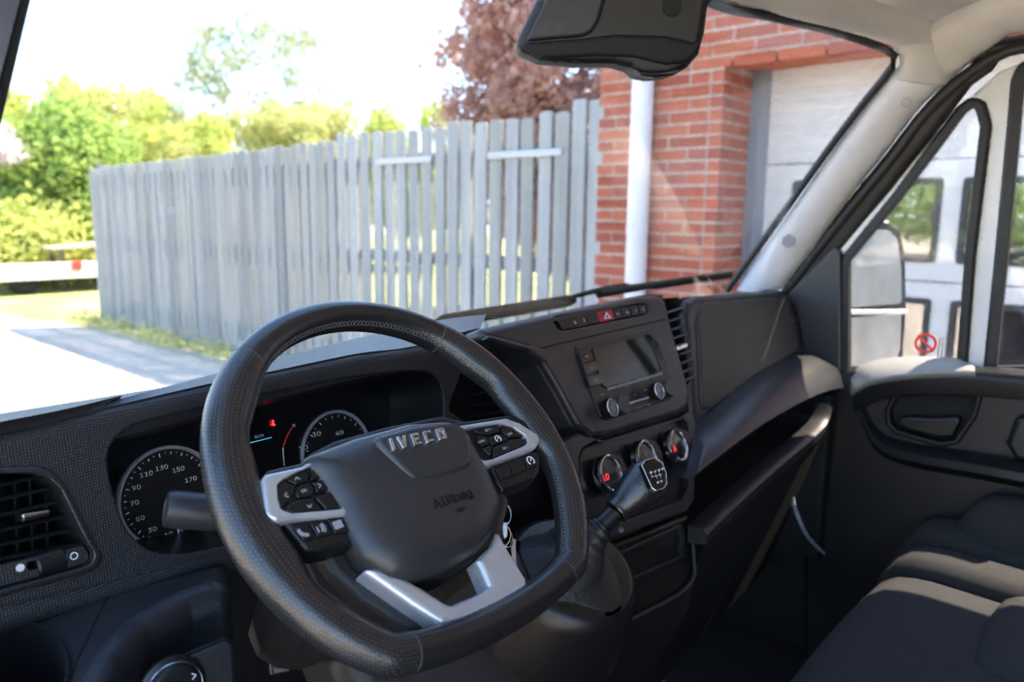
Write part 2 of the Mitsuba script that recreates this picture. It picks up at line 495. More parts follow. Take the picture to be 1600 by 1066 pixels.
# garage door: sections with recessed joints, window frames and panes
gd = thing('garage_door', 'off-white sectional garage door with black-framed windows in the brick building', 'garage door')
yA, yB = 1.245, -3.1
add('jamb', cat(bx((DX - .03, yA, 0), (DX + .05, P0 - .002, LZ - .012)), bx((DX - .045, yA + .02, 0), (DX - .03, yA + .045, LZ - .012))), 'steel_blue', gd, smooth=False)
zs = [0.02, .62, 1.19, 1.79, 2.296]
wins = []                                             # (ymid, z0, z1): window rows in the second and third sections
rows = [(.73, 1.105), (1.285, 1.70)]
ys = []
y = 1.085
WW, WG = .745, .085
for _ in range(5):
    ys.append((y, y - WW)); y -= WW + WG
for i in range(4):
    o = [(yB, zs[i] + .003), (yA - .002, zs[i] + .003), (yA - .002, zs[i + 1] - .003), (yB, zs[i + 1] - .003)]
    holes = []
    for r0, r1 in rows:
        if zs[i] < r0 < zs[i + 1]:
            holes = [rpoly([(a, r0), (b, r0), (b, r1), (a, r1)], .02) for a, b in ys if b > yB]
    m = puff(np.array(o), holes, .03, .004)
    # local x = y, local y = z, facing -x
    m.vertices = np.c_[DX + .03 - m.vertices[:, 2], m.vertices[:, 0], m.vertices[:, 1]]
    add('panel', m, 'door_panel', gd)
    for zz in ((zs[i] + .2, zs[i] + .4) if not holes else ()):
        pass
# fine horizontal ribs of the plain top sections
for zz in np.arange(1.84, 2.28, .0605):
    add('rib', bx((DX - .0022, yB, zz), (DX + .002, yA - .004, zz + .048)), 'door_panel', gd, smooth=False)
for r0, r1 in rows:
    for a, b in ys:
        if b < yB: continue
        o = rpoly([(a, r0), (b, r0), (b, r1), (a, r1)], .022)
        m = puff(o, [rpoly([(a - .03, r0 + .03), (b + .03, r0 + .03), (b + .03, r1 - .03), (a - .03, r1 - .03)], .012)], .04, .006)
        m.vertices = np.c_[DX + .028 - m.vertices[:, 2], m.vertices[:, 0], m.vertices[:, 1]]
        w = add('window', m, 'window_frame', gd)
        add('pane', cat(bx((DX + .012, b + .02, r0 + .02), (DX + .0121, a - .02, r1 - .02))), 'window_pane', w, smooth=False)
add('inside', bx((DX + .12, yB, .1), (DX + .14, yA, LZ)), 'room_dark', gd, smooth=False)
# fence: front boards, boards behind the gaps, rails, posts
fe = thing('fence', 'weathered grey wooden board fence of upright planks beside the brick wall', 'fence')
y = 2.10; planks = 0; fx = WX
i = 0
while y > 0 and y < 9.75:
    gate = y < 4.75
    w = (.106 if gate else .104) + rng.uniform(-.006, .006); gap = (.032 if gate else .022) + rng.uniform(-.008, .012)
    top = (2.13 - .006 * (y - 2)) + rng.uniform(-.02, .02) if gate else 2.075 - .016 * (y - 4.7) + rng.uniform(-.015, .015)
    if i < 2: top += .07
    th = .022
    x0 = fx + rng.uniform(-.004, .004)
    o = [(y, .05 + rng.uniform(0, .04)), (y + w, .05 + rng.uniform(0, .04)), (y + w, top - .012), (y + w - .012, top), (y + .012, top), (y, top - .012)]
    m = puff(np.array(o), (), th, .003, 1)
    m.vertices = np.c_[x0 + th - m.vertices[:, 2], m.vertices[:, 0] + rng.uniform(-.006, .006) * (m.vertices[:, 1] - 1), m.vertices[:, 1]]
    add('plank', m, ['wood_a', 'wood_b', 'wood_c', 'wood_b'][rng.integers(4)] if gate else ['wood_c', 'wood_a', 'wood_d', 'wood_c'][rng.integers(4)], fe, smooth=False)
    # board behind the gap
    if not gate or rng.random() < .45:
        tb = top - rng.uniform(.0, .08) if gate else top - .16 - rng.uniform(0, .02)
        m = bx((x0 + .07, y + w - .02, .06), (x0 + .09, y + w + gap + .02, tb))
        add('back_board', m, ['wood_d', 'wood_c'][rng.integers(2)], fe, smooth=False)
    y += w + gap; i += 1
for zz in (.35, 1.12, 1.84):
    add('rail', bx((fx + .024, 2.1, zz), (fx + .07, 9.75, zz + .095)), 'wood_d', fe, smooth=False)
for a, b in ((2.40, 3.02), (3.58, 4.20)):
    z = 1.885
    m = bx((-.018, a, -.022), (0, b, .022), 0); m.apply_translation((fx - .006, 0, z)); add('batten', m, 'pale_batten', fe, smooth=False)
for yy in (2.14, 3.32, 4.66, 7.2, 9.72):
    add('post', bx((fx + .07, yy - .045, 0), (fx + .16, yy + .045, 2.05)), 'wood_d', fe, smooth=False)


def leafcloud(blobs, n, size, seed, flat=.6):
    """leaves as small folded quads spread over the shells of round clumps"""
    r = np.random.default_rng(seed)
    B = np.array(blobs, float); w = (B[:, 3] * B[:, 4]) ** 1.0; pick = r.choice(len(B), n, p=w / w.sum())
    d = r.normal(size=(n, 3)); d /= np.linalg.norm(d, axis=1, keepdims=True)
    rad = r.uniform(.55, 1.08, n)[:, None]
    c = B[pick, :3] + d * rad * B[pick][:, [3, 3, 4]]
    c = c + r.normal(size=(n, 3)) * .06
    keep = c[:, 2] > .05
    c, d = c[keep], d[keep]; n = len(c)
    t = r.normal(size=(n, 3)); t /= np.linalg.norm(t, axis=1, keepdims=True)
    nn = d + r.normal(size=(n, 3)) * .8
    u = np.cross(nn, t); u /= np.linalg.norm(u, axis=1, keepdims=True); v = np.cross(nn, u); v /= np.linalg.norm(v, axis=1, keepdims=True)
    s = size * r.uniform(.6, 1.3, n)[:, None]
    q = np.stack([c - u * s * .5, c - v * s * flat * .5, c + u * s * .5, c + v * s * flat * .5], 1)
    i = np.arange(n)[:, None] * 4
    return trimesh.Trimesh(q.reshape(-1, 3), np.vstack([i + [0, 1, 2], i + [0, 2, 3]]), process=False)


def clumps(cx, cy, cz, rx, rz, k, r0, seed):
    r = np.random.default_rng(seed)
    out = []
    for _ in range(k):
        d = r.normal(size=3); d /= np.linalg.norm(d); q = r.uniform(.4, 1) ** .5
        out.append((cx + d[0] * rx * q, cy + d[1] * rx * q, cz + d[2] * rz * q, r0 * r.uniform(.7, 1.3), r0 * r.uniform(.6, 1.1)))
    return out


def tree(name, label, cat_, x, y, cz, rx, rz, k, r0, n, size, leafmat, seed, group=None, trunk=True, flowers=None):
    t = thing(name, label, cat_, group)
    b = clumps(x, y, cz, rx, rz, k, r0, seed)
    add('foliage', leafcloud(b, n, size, seed), leafmat, t, kind='stuff', smooth=False)
    r = np.random.default_rng(seed + 5)
    limbs = [tube(spl([(x, y, 0), (x + .05, y, cz * .5), (x - .03, y + .04, cz)], 10, False), np.linspace(.05 + .02 * cz, .03, 10), 8)]
    for q in b[:9]: limbs.append(tube(spl([(x, y, cz * .45), ((x + q[0]) / 2, (y + q[1]) / 2, (cz * .6 + q[2]) / 2), q[:3]], 8, False), np.linspace(.04, .012, 8), 6))
    add('trunk', cat(limbs), 'bark', t)
    if flowers:
        dv = nrm([C[0] - x, C[1] - y, 0]); fb = [(q[0] + dv[0] * q[3] * .9, q[1] + dv[1] * q[3] * .9, q[2] + .1, .30, .22) for q in b if (q[0] - x) * dv[0] + (q[1] - y) * dv[1] > .1 and q[2] > cz - .2]
        add('blossom', leafcloud(fb, flowers, .11, seed + 9), 'leaf_pink', t, kind='stuff', smooth=False)
    return t


def gat(px, dist):
    d = ray((px, 330)); d = d / np.hypot(d[0], d[1]); return C[0] + d[0] * dist, C[1] + d[1] * dist


HG = None
hed = [(-90, 22, 2.3, 1.9, 2.0, 'leaf_bright', 'broad bright green shrub cut off by the left edge'), (25, 20.5, 2.15, 1.6, 1.3, 'leaf_deep', 'lilac shrub with pale pink blossom left of the fence'),
       (75, 23.5, 2.6, 1.8, 2.2, 'leaf_bright', 'tall bright green shrub behind the lilac'), (125, 19.6, 1.6, 1.25, 1.6, 'leaf_deep', 'low deep green shrub at the end of the fence'),
       (45, 18.6, .7, 1.3, .65, 'leaf_bright', 'low spreading green shrub in front of the lilac, behind the white trailer'),
       (190, 25, 2.6, 1.9, 2.0, 'leaf_yellow', 'yellow-green shrub rising over the left end of the fence'), (265, 27, 2.8, 2.0, 1.9, 'leaf_bright', 'round green shrub over the fence, left of the pale feathery tree'),
       (330, 25, 2.4, 1.7, 1.7, 'leaf_bright', 'light green shrub over the fence below the pale feathery tree')]
for j, (px, dist, cz, rx, rz, lm, lab) in enumerate(hed):
    x, y = gat(px, dist)
    tree('shrub', lab, 'shrub', x, y, cz, rx, rz, 22, .75, 13000, .17, lm, 40 + j, flowers=5000 if j in (1,) else None)
x, y = gat(250, 34); tree('conifer', 'small dark pointed tree top far behind the shrubs', 'tree', x, y, 3.9, .8, 2.0, 10, .55, 6000, .18, 'leaf_deep', 61)
x, y = gat(420, 31); tree('feathery_tree', 'pale thin-leaved tree rising highest above the middle of the fence', 'tree', x, y, 5.7, 3.5, 2.7, 60, .55, 10000, .15, 'leaf_pale', 71)
x, y = gat(470, 27); tree('yellow_shrub', 'bushy yellow-green shrub over the fence, right of the feathery tree', 'shrub', x, y, 3.1, 2.3, 1.7, 26, .7, 15000, .17, 'leaf_yellow', 73)
x, y = gat(590, 26); tree('low_shrub', 'low yellow-green shrub just showing above the fence top', 'shrub', x, y, 2.6, 2.2, 1.3, 20, .65, 11000, .17, 'leaf_yellow', 75)
x, y = gat(665, 21); tree('green_shrub', 'bright green shrub beside the copper-leaved tree', 'shrub', x, y, 2.7, 1.4, 1.6, 16, .6, 11000, .15, 'leaf_bright', 77)
x, y = gat(908, 11.0); tree('copper_tree', 'copper-leaved purple tree behind the fence next to the brick pier', 'tree', x, y, 3.5, 1.75, 2.9, 90, .46, 60000, .12, 'leaf_copper', 79)
# low trailers beyond the fence end
tr = thing('flatbed_trailer', 'low white trailer with red lamps parked on the grass', 'trailer')
o = atz((70, 462), 0.0)
def TR(m, dx=0, dy=0, dz=0):
    m = m.copy(); m.apply_translation((o[0] + dx, o[1] + dy, dz)); return m
add('side_board', TR(bx((-1.3, 0, .28), (1.9, .06, .56), .01)), 'trailer_white', tr)
add('deck', TR(bx((-1.25, .06, .40), (1.9, 1.9, .46))), 'trailer_deck', tr, smooth=False)
for dx in (-.2, 1.2):
    w = TR(orient(lathe([(.0, -.08), (.2, -.08), (.24, -.05), (.24, .05), (.2, .08), (0, .08)], 24), (0, 0, 0), (0, -1, 0)), dx, .4, .24); add('wheel', w, 'rubber', tr)
for dx in (-1.0, .55): add('lamp', TR(rbox(.16, .05, .16, .015), dx, -.02, .5), 'red_print', tr)
add('stripe', TR(bx((1.15, -.012, .36), (1.75, 0, .5))), 'red_print', tr, smooth=False)
rp = thing('loading_ramp', 'flat wooden ramp leaning above the trailer at the end of the fence', 'ramp')
for q in range(6):
    m = bx((.0, q * .13, -.02), (2.2, q * .13 + .12, .02)); m.apply_transform(trimesh.transformations.rotation_matrix(-.06, (0, 1, 0))); add('board', TR(m, .35, .5, .78), 'trailer_deck', rp, smooth=False)
for lx, ly, lz in ((.5, .1, .78), (1.9, .1, .86), (.5, .6, .78), (1.9, .6, .86)): add('leg', TR(bx((lx, ly, 0), (lx + .06, ly + .06, lz)), 0, .5, 0), 'bark', rp, smooth=False)
# weeds along the foot of the fence
r = np.random.default_rng(5); wv = []
for _ in range(150):
    y0 = 5.2 + 5.2 * r.random() ** .8
    wv.append((fx - .05 - .12 * r.random(), y0, .03, .07, .05 + .10 * r.random()))
add('weeds', leafcloud(wv, 3800, .05, 15), 'leaf_yellow', kind='stuff', label='dry yellow weeds along the foot of the fence', cat='weeds', smooth=False)
# across the yard (seen only in reflections): a hedge row
hx = thing('hedge', 'green hedge across the yard, seen in the garage window panes', 'hedge')
add('foliage', leafcloud([(-27 + rng.uniform(-1, 1), yy, 1.5 + rng.uniform(-.3, 1.0), 1.5, 1.5) for yy in np.arange(-24, 34, 2.0)], 30000, .3, 91), 'leaf_deep', hx, kind='stuff', smooth=False)
#@@SHELL
# ------------------------------------------------------------------ the van's cab: shell, glass, trims, passenger door
def curve3(pts, n):
    return spl(np.array(pts, float), n, False)


def strip(A, B, th, m=None):
    """a band between two 3-D curves, th thick (away from the cab's inside)"""
    A, B = np.asarray(A), np.asarray(B)
    mid = np.array([0, -.3, 1.45])
    nn = np.cross(np.gradient((A + B) / 2, axis=0), B - A); nn /= np.linalg.norm(nn, axis=1, keepdims=True)
    s = np.sign(((mid - (A + B) / 2) * nn).sum(1)); s = np.where(s == 0, 1, s); nn *= s[:, None]
    return A, B, nn


def band(A, B, th=.02, bulge=0.0, k=7, r=.006):
    """rounded trim band from curve A to curve B: cross-section bulges towards the cab"""
    A, B, nn = strip(A, B, th)
    W = np.linalg.norm(B - A, axis=1, keepdims=True)
    R = []
    ts = np.linspace(0, 1, k)
    prof = [(0, -th)] + [(0 if i in (0,) else (1 if i == k - 1 else t), bulge * 4 * t * (1 - t) - (r if i in (0, k - 1) else 0)) for i, t in enumerate(ts)] + [(1, -th)]
    rings = np.stack([A + (B - A) * t + nn * h for t, h in prof], 1)
    return loft(rings, True, (True, True))


def lathe_ring_(r0, r1, h=.006, n=32):
    t = np.arange(n) / n * 2 * np.pi
    R = np.stack([np.stack([r * np.cos(t), r * np.sin(t), np.full(n, z)], 1) for r, z in ((r1, 0), (r1, h), (r0, h), (r0, 0), (r1, 0))])
    return loft(R, True, (False, False))


# windscreen: base and top curves, symmetric about the van's centre
xs_ = np.linspace(-.83, .83, 33)
def wbase(x): return np.stack([x, .375 - .19 * (np.abs(x) / .83) ** 2, 1.272 + .05 * (np.abs(x) / .83) ** 4], 1)
def wtop(x): return np.stack([x * .93, .055 - .165 * (np.abs(x) / .83) ** 2.2, 1.858 - .022 * (np.abs(x) / .83) ** 3], 1)
Bc, Tc = wbase(xs_), wtop(xs_)
gl = [Bc + (Tc - Bc) * t + np.array([0, .03, .03]) * 4 * t * (1 - t) for t in np.linspace(0, 1, 13)]
add('window_1', loft(np.array(gl), False), 'glass_pane', kind='structure', label='curved windscreen of the van', smooth=True)
# right A-pillar trim
PA = [atx((1150, 455), .835), atx((1187, 400), .83), atx((1240, 325), .815), atx((1300, 240), .80), atx((1352, 172), .785), atx((1392, 122), .775)]
PBk = [atx((1224, 452), .862), atx((1262, 400), .858), atx((1320, 320), .85), atx((1385, 240), .84), atx((1437, 172), .83), atx((1478, 132), .82)]
A_, B_ = curve3(PA, 24), curve3(PBk, 24)
add('trim_1', band(A_, B_, .03, .016), 'pillar_trim', kind='structure', label='light grey pillar trim between windscreen and passenger door', smooth=50)
pb_ = atx((1232, 377), .822); Pb = PN(pb_, C - pb_)
add('badge', Pb.put(puff(circ(.0165, 6, (0, 0), .5), (), .010, .001), -.004), 'badge_grey', 'trim_1')
pb_ = atx((1416, 160), .795); Pb = PN(pb_, C - pb_)
add('cap', Pb.put(lathe_ring_(.0075, .009), .0), 'badge_grey', 'trim_1')
# upper corner and header trim, same line continued
HA = [atx((1392, 122), .775), atx((1408, 100), .77), atx((1405, 80), .755), aty((1380, 68), -.075), aty((1300, 45), -.03), aty((1200, 22), .02), aty((1110, 0), .055), np.array([-.1, .07, 1.875]), np.array([-.5, .0, 1.87]), np.array([-.78, -.12, 1.84])]
HB = [atx((1478, 132), .82), atx((1490, 112), .815), atx((1480, 75), .80), aty((1450, 52), -.16), aty((1380, 30), -.11), aty((1280, 0), -.06), np.array([.3, -.03, 1.93]), np.array([-.1, .0, 1.935]), np.array([-.5, -.06, 1.93]), np.array([-.78, -.18, 1.90])]
A_, B_ = curve3(HA, 60), curve3(HB, 60)
add('trim_2', band(A_, B_, .03, .010), 'header_trim', kind='structure', label='beige trim along the top of the windscreen', smooth=50)
# black frit / seal around the windscreen opening
sl = curve3([p + np.array([0, .004, 0]) for p in [atx((1138, 455), .835), atx((1180, 397), .83), atx((1234, 322), .815), atx((1295, 237), .80), atx((1347, 168), .785), atx((1386, 120), .775), atx((1400, 99), .77), atx((1399, 84), .757), aty((1376, 72), -.075), aty((1300, 47), -.03), aty((1200, 24), .02), aty((1110, 2), .055)]] + [np.array([-.1, .075, 1.872]), np.array([-.5, .005, 1.867]), np.array([-.78, -.115, 1.837])], 90)
add('trim_3', tube(sl, .0085, 8), 'seal_black', kind='structure', label='black seal along the edge of the windscreen', smooth=True)
# roof rail trim above the door and headliner
RA = [atx((1478, 132), .825), atx((1500, 112), .825), atx((1540, 85), .825), atx((1600, 52), .825), np.array([.825, -.6, 1.86]), np.array([.825, -1.62, 1.86])]
RB = [atx((1452, 44), .76), atx((1490, 30), .75), atx((1540, 16), .745), atx((1600, -4), .74), np.array([.74, -.6, 1.915]), np.array([.74, -1.62, 1.915])]
A_, B_ = curve3(RA, 24), curve3(RB, 24)
add('trim_4', band(A_, B_, .03, .012), 'header_trim', kind='structure', label='beige roof rail trim over the passenger door', smooth=50)
hl = []
for y in np.linspace(.07, -1.62, 16):
    xx = np.linspace(-.84, .84, 24)
    top = 1.925 + .03 * (1 - (xx / .84) ** 2)
    yy = y - .17 * (np.abs(xx) / .84) ** 2.2 * np.clip((y + 1.3) / 1.3, 0, 1)
    hl.append(np.stack([xx, yy, top - .035 * (np.abs(xx) / .84) ** 6], 1))
add('ceiling', loft(np.array(hl), False), 'headliner', kind='structure', label='beige-grey headliner of the cab', smooth=True)
add('roof', bx((-.92, -1.7, 1.972), (.98, .04, 2.02), .01), 'headliner', kind='structure', label='roof over the headliner')
# left A-pillar
LA = [atx((-60, 420), -.83), atx((2, 178), -.80), atx((45, 0), -.77), atx((85, -160), -.74)]
LB = [atx((-330, 400), -.87), atx((-250, 170), -.85), atx((-200, 0), -.83), atx((-160, -170), -.81)]
A_, B_ = curve3(LA, 20), curve3(LB, 20)
add('trim_5', band(A_, B_, .03, .012), 'pillar_dark', kind='structure', label='grey pillar trim at the left edge of the windscreen', smooth=50)
A2 = curve3([atx((-70, 420), -.83), atx((-8, 178), -.80), atx((35, 0), -.77), atx((75, -160), -.74)], 20)
add('trim_6', tube(A2, .0045, 8), 'seal_black', kind='structure', label='black seal beside the left pillar', smooth=True)
# bulkhead behind the seats, floor, outer sill
add('wall_back', bx((-.92, -1.66, .38), (.92, -1.62, 2.0)), 'bulkhead_grey', kind='structure', label='bulkhead behind the seats', smooth=False)
add('floor', bx((-.92, -1.66, .38), (.92, .62, .43)), 'carpet', kind='structure', label='dark carpeted cab floor', smooth=False)
add('wall_front', bx((-.92, .42, .43), (.92, .46, 1.24)), 'matte_black', kind='structure', label='dark firewall under the dashboard', smooth=False)
# ------------------------------------------------------------------ passenger door
PD = PN((.87, -.2, 1.25), (-1, 0, .0))                # the door's inner frame plane: local x runs forward (left in the picture)... see put()
DOOR = thing('door_1', 'white-framed passenger door with dark inner panel', None, kind='structure')


def du(pts, h=0.0): return PD.uv(pts, h)


# painted frame with openings for quarter glass and main window
outer = du([(1232, 470), (1300, 392), (1370, 312), (1440, 232), (1500, 165), (1560, 112), (1640, 76), (1760, 50), (1990, 30), (3300, 30), (3300, 640), (1232, 612)])
qh = rpoly(du([(1318, 590), (1318, 412), (1400, 312), (1470, 218), (1500, 176), (1519, 160), (1536, 166), (1544, 195), (1520, 400), (1506, 592)]), .012)
mh = rpoly(du([(1543, 582), (1560, 420), (1580, 200), (1586, 130), (1596, 108), (1640, 100), (3000, 100), (3000, 582)]), .012)
add('frame', PD.put(puff(dens(ccw(outer), .03), [dens(qh, .02), dens(mh, .02)], .03, .005), -.03), 'white_paint', DOOR)


def ringm(loop, w_in, d, bev=.004, n=160):
    g = Polygon(loop); c = g.buffer(-w_in)
    return puff(dens(ccw(np.array(g.exterior.coords)[:-1]), .008), [dens(ccw(np.array(c.exterior.coords)[:-1]), .008)], d, bev)


qs = rpoly(du([(1313, 594), (1313, 404), (1394, 304), (1464, 210), (1494, 168), (1517, 150), (1541, 158), (1551, 195), (1526, 400), (1511, 594)]), .02)
add('quarter_seal', PD.put(ringm(qs, .021, .022, .008), -.012), 'seal_black', DOOR)
ms = rpoly(du([(1535, 590), (1552, 420), (1573, 200), (1579, 126), (1592, 98), (1640, 88), (3015, 88), (3015, 590)]), .02)
add('window_seal', PD.put(ringm(ms, .024, .02, .006), -.012), 'seal_black', DOOR)
for nm_, hloop in (('quarter_glass', qh), ('window_glass', mh)):
    c = ccw(hloop); tri = earcut.triangulate_float64(c, np.array([len(c)], np.uint32)).reshape(-1, 3)
    add(nm_, PD.put(trimesh.Trimesh(np.c_[c, np.zeros(len(c))], tri, process=False), -.02), 'glass_pane', DOOR, smooth=False)
# wide black rubber between the pillar trim and the painted door frame
KA = curve3([atx((1222, 456), .868), atx((1260, 402), .864), atx((1318, 322), .856), atx((1383, 242), .846), atx((1436, 173), .836), atx((1476, 134), .828), atx((1500, 114), .828), atx((1540, 88), .828), atx((1600, 60), .828), np.array([.828, -1.6, 1.85])], 50)
KB_ = curve3([atx((1267, 462), .872), atx((1309, 405), .872), atx((1373, 322), .866), atx((1435, 242), .856), atx((1485, 180), .846), atx((1508, 146), .84), atx((1532, 124), .84), atx((1566, 103), .84), atx((1620, 80), .84), np.array([.84, -1.6, 1.82])], 50)
add('trim_8', band(KA, KB_, .03, .004), 'seal_black', kind='structure', label='black rubber strip along the passenger door opening', smooth=50)
# rubber door seal following the pillar
ds = curve3([atx((1224, 462), .872), atx((1262, 412), .866), atx((1322, 335), .858), atx((1388, 255), .848), atx((1440, 185), .838), atx((1482, 142), .828), atx((1530, 104), .83), atx((1600, 74), .83), np.array([.83, -.55, 1.83]), np.array([.83, -1.6, 1.83])], 60)
add('trim_7', tube(ds, .011, 10), 'seal_black', kind='structure', label='black rubber seal around the passenger door opening', smooth=True)
# dark triangular trim in front of the quarter glass
tr_ = du([(1222, 470), (1308, 382), (1316, 395), (1316, 600), (1222, 600)], .008)
add('mirror_trim', PD.put(puff(rpoly(tr_, .006), (), .014, .005), .004), 'dash_plastic', DOOR)
# lower door panel with ledge, handle recess, armrest
PL = PN((.845, -.2, 1.1), (-1, 0, .04))
def lu(pts, h=0.0): return PL.uv(pts, h)
lower = rpoly(lu([(1255, 600), (1335, 578), (1400, 590), (1520, 585), (1650, 590), (2500, 640), (2500, 1300), (1255, 1300)]), .01)
hole = rpoly(lu([(1392, 640), (1402, 622), (1424, 613), (1520, 611), (1528, 622), (1520, 650), (1492, 688), (1470, 690), (1405, 672), (1393, 660)]), .006)
add('panel', PL.put(puff(dens(lower, .03), [dens(hole, .01)], .05, .012), -.05), 'door_plastic', DOOR)
# handle cup ring, cup floor, lever
hr = rpoly(lu([(1384, 640), (1396, 616), (1422, 606), (1526, 605), (1536, 620), (1527, 652), (1498, 694), (1470, 698), (1400, 678), (1386, 664)]), .006)
add('handle_bezel', PL.put(puff(dens(hr, .01), [dens(hole, .01)], .012, .005), 0), 'door_plastic', DOOR)
add('handle_cup', PL.put(puff(hole, (), .004, .001), -.045), 'black_plastic', DOOR)
hd = rpoly(lu([(1404, 654), (1418, 650), (1460, 652), (1500, 650), (1502, 660), (1490, 682), (1470, 684), (1420, 672), (1406, 664)]), .004)
add('handle', PL.put(puff(dens(hd, .01), (), .02, .006), -.012), 'black_plastic', DOOR)
# raised ledge, sun glare on its dark plastic painted pale, with the lock pin
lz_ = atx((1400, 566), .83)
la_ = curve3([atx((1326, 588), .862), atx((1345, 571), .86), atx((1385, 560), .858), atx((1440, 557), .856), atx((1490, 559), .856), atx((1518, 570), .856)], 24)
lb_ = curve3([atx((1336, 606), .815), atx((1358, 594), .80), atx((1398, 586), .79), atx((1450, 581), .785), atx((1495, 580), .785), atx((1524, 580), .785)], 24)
add('ledge', loft(np.stack([la_ - [0, 0, .05], la_, la_ * .66 + lb_ * .34 + [0, 0, .004], la_ * .33 + lb_ * .67 + [0, 0, .005], lb_, lb_ + [.001, 0, -.006], lb_ + [.012, 0, -.016]], 1)), 'ledge_sun_glare', DOOR, smooth=50)
ledge2 = curve3([atx((1335, 610), .825), atx((1375, 590), .81), atx((1420, 582), .80), atx((1500, 580), .795), atx((1600, 586), .79), atx((1700, 596), .79)], 24)
add('shoulder', loft(np.stack([ledge2 + np.array(o) for o in ((.05, 0, .004), (.015, 0, .003), (.002, 0, -.004), (-.002, 0, -.018), (.004, 0, -.05), (.05, 0, -.06))], 1)), 'door_plastic', DOOR, smooth=50)
arm = curve3([atx((1345, 640), .83), atx((1372, 690), .815), atx((1430, 712), .80), atx((1500, 724), .79), atx((1600, 742), .78), atx((1750, 770), .78)], 24)
add('armrest', loft(np.stack([arm + np.array(o) for o in ((.05, 0, .016), (.012, 0, .014), (-.006, 0, .004), (-.008, 0, -.012), (.01, 0, -.03), (.05, 0, -.035))], 1)), 'door_plastic', DOOR, smooth=50)
gp_ = lu([(1575, 690), (1590, 650), (1640, 640), (1760, 640), (1760, 740), (1590, 715)])
add('grip', PL.put(puff(rpoly(gp_, .01), (), .03, .01), 0), 'door_plastic', DOOR)
pin = atx((1468, 556), .845)
add('lock_pin', orient(lathe([(.0, 0), (.009, 0), (.010, .004), (.004, .007), (.0035, .05), (.0, .051)], 20), pin + np.array([0, 0, -.012]), (0, 0, 1), (0, 1, 0)), 'chrome_soft', DOOR)
# wing mirror
WM = thing('wing_mirror', 'tall passenger-side wing mirror with two panes outside the quarter window', 'mirror')
PM = PN((1.11, -.02, 1.30), (-.66, -.74, .03))
mo = rpoly(PM.uv([(1316, 372), (1324, 352), (1345, 346), (1385, 347), (1404, 362), (1412, 400), (1414, 480), (1408, 560), (1395, 580), (1322, 580), (1316, 560)]), .012)
sh = [(1.0, 0.0), (1.0, .012), (.985, .018)]
add('housing', PM.put(loft([np.c_[mo.mean(0) + (mo - mo.mean(0)) * s, np.full(len(mo), h)] for s, h in ((.55, -.10), (.85, -.075), (.97, -.04), (1.0, 0), (.99, .006))])), 'black_plastic', WM, smooth=50)
mu = rpoly(PM.uv([(1322, 480), (1321, 372), (1330, 358), (1385, 360), (1398, 372), (1405, 420), (1405, 474)]), .01)
ml = rpoly(PM.uv([(1322, 496), (1405, 489), (1403, 545), (1394, 570), (1326, 572)]), .008)
add('glass', PM.put(puff(mu, (), .004, .001), .006), 'mirror_glass', WM)
add('lower_glass', PM.put(puff(ml, (), .004, .001), .006), 'mirror_glass', WM, label='lower wide-angle pane')
bb = PM.uv([(1318, 487), (1412, 480)])
add('divider', PM.put(bx((bb[0][0] - .004, bb[0][1] - .006, 0), (bb[1][0], bb[0][1] + .006, .014), .003), .004), 'trailer_white', WM)
tp = spl(PM.uv([(1320, 362), (1328, 351), (1348, 346), (1368, 346), (1386, 348)]), 24, False)
add('edge_trim', PM.put(tube(np.c_[tp, np.full(24, .002)], .005, 8, ref=(0, 0, 1))), 'trailer_white', WM)
add('arm', tube([PM.w(-.08, -.10, -.05), PM.w(-.13, -.10, -.03), np.array([.93, .04, 1.18])], .03, 14, rb=.02), 'black_plastic', WM)
# no-smoking mark stuck on the quarter glass
ns = thing('no_smoking_sticker', 'red no-smoking symbol stuck on the passenger quarter window', 'sticker')
cc = du([(1446, 537)], -.016)[0]
rr = np.linalg.norm(du([(1446, 537)], -.016)[0] - du([(1446, 521)], -.016)[0])
add('ring', PD.put(puff(circ(rr, 36, cc), [circ(rr * .74, 36, cc)], .0008, .0002, 1), -.0185), 'red_print', ns)
a = math.radians(225)
bar = sbox(-rr * .85, -rr * .13, rr * .85, rr * .13); from shapely import affinity
bar = affinity.translate(affinity.rotate(bar, -42, origin=(0, 0)), cc[0], cc[1])
add('bar', PD.put(puff(np.array(bar.exterior.coords)[:-1], (), .0008, .0002, 1), -.0185), 'red_print', ns)
add('wall_side', bx((.865, -.35, .38), (.876, .5, 1.14)), 'matte_black', kind='structure', label='dark kick panel beside the passenger footwell', smooth=False)
add('outer_panel', bx((.878, -1.6, .4), (.90, -.06, 1.12)), 'white_paint', DOOR, smooth=False)
add('cargo_body', bx((-1.0, -6.2, .45), (1.0, -1.70, 2.62), .08), 'white_paint', kind='structure', label='white cargo body of the van behind the cab', smooth=40)
add('wall_left', bx((-.93, -1.6, .38), (-.90, .42, .66)), 'matte_black', kind='structure', label='sill under the driver door opening', smooth=False)
DS = thing('driver_seat', 'dark fabric driver seat just below the picture, behind the steering wheel', 'seat')
add('cushion', orient(rbox(.50, .46, .16, .05), (-.50, -.66, .78), (0, .06, 1), (0, 1, 0)), 'seat_fabric', DS, smooth=60)
add('base', bx((-.70, -.85, .43), (-.30, -.5, .72), .01), 'matte_black', DS)
# ------------------------------------------------------------------ dashboard
DB = thing('dashboard', 'black plastic dashboard of the van across the whole cab', 'dashboard')
PF = PN((-.6, .10, 1.26), (.08, -1, .20))             # face with the instruments and the left vent
PG = PN((-.6, .195, 1.20), (.03, -1, .20))            # dial faces, deeper in
PC = PN((.1, .05, 1.20), (.03, -.927, .375))          # centre stack
PR = PN((.5, .085, 1.24), (0, -.96, .26))              # passenger side


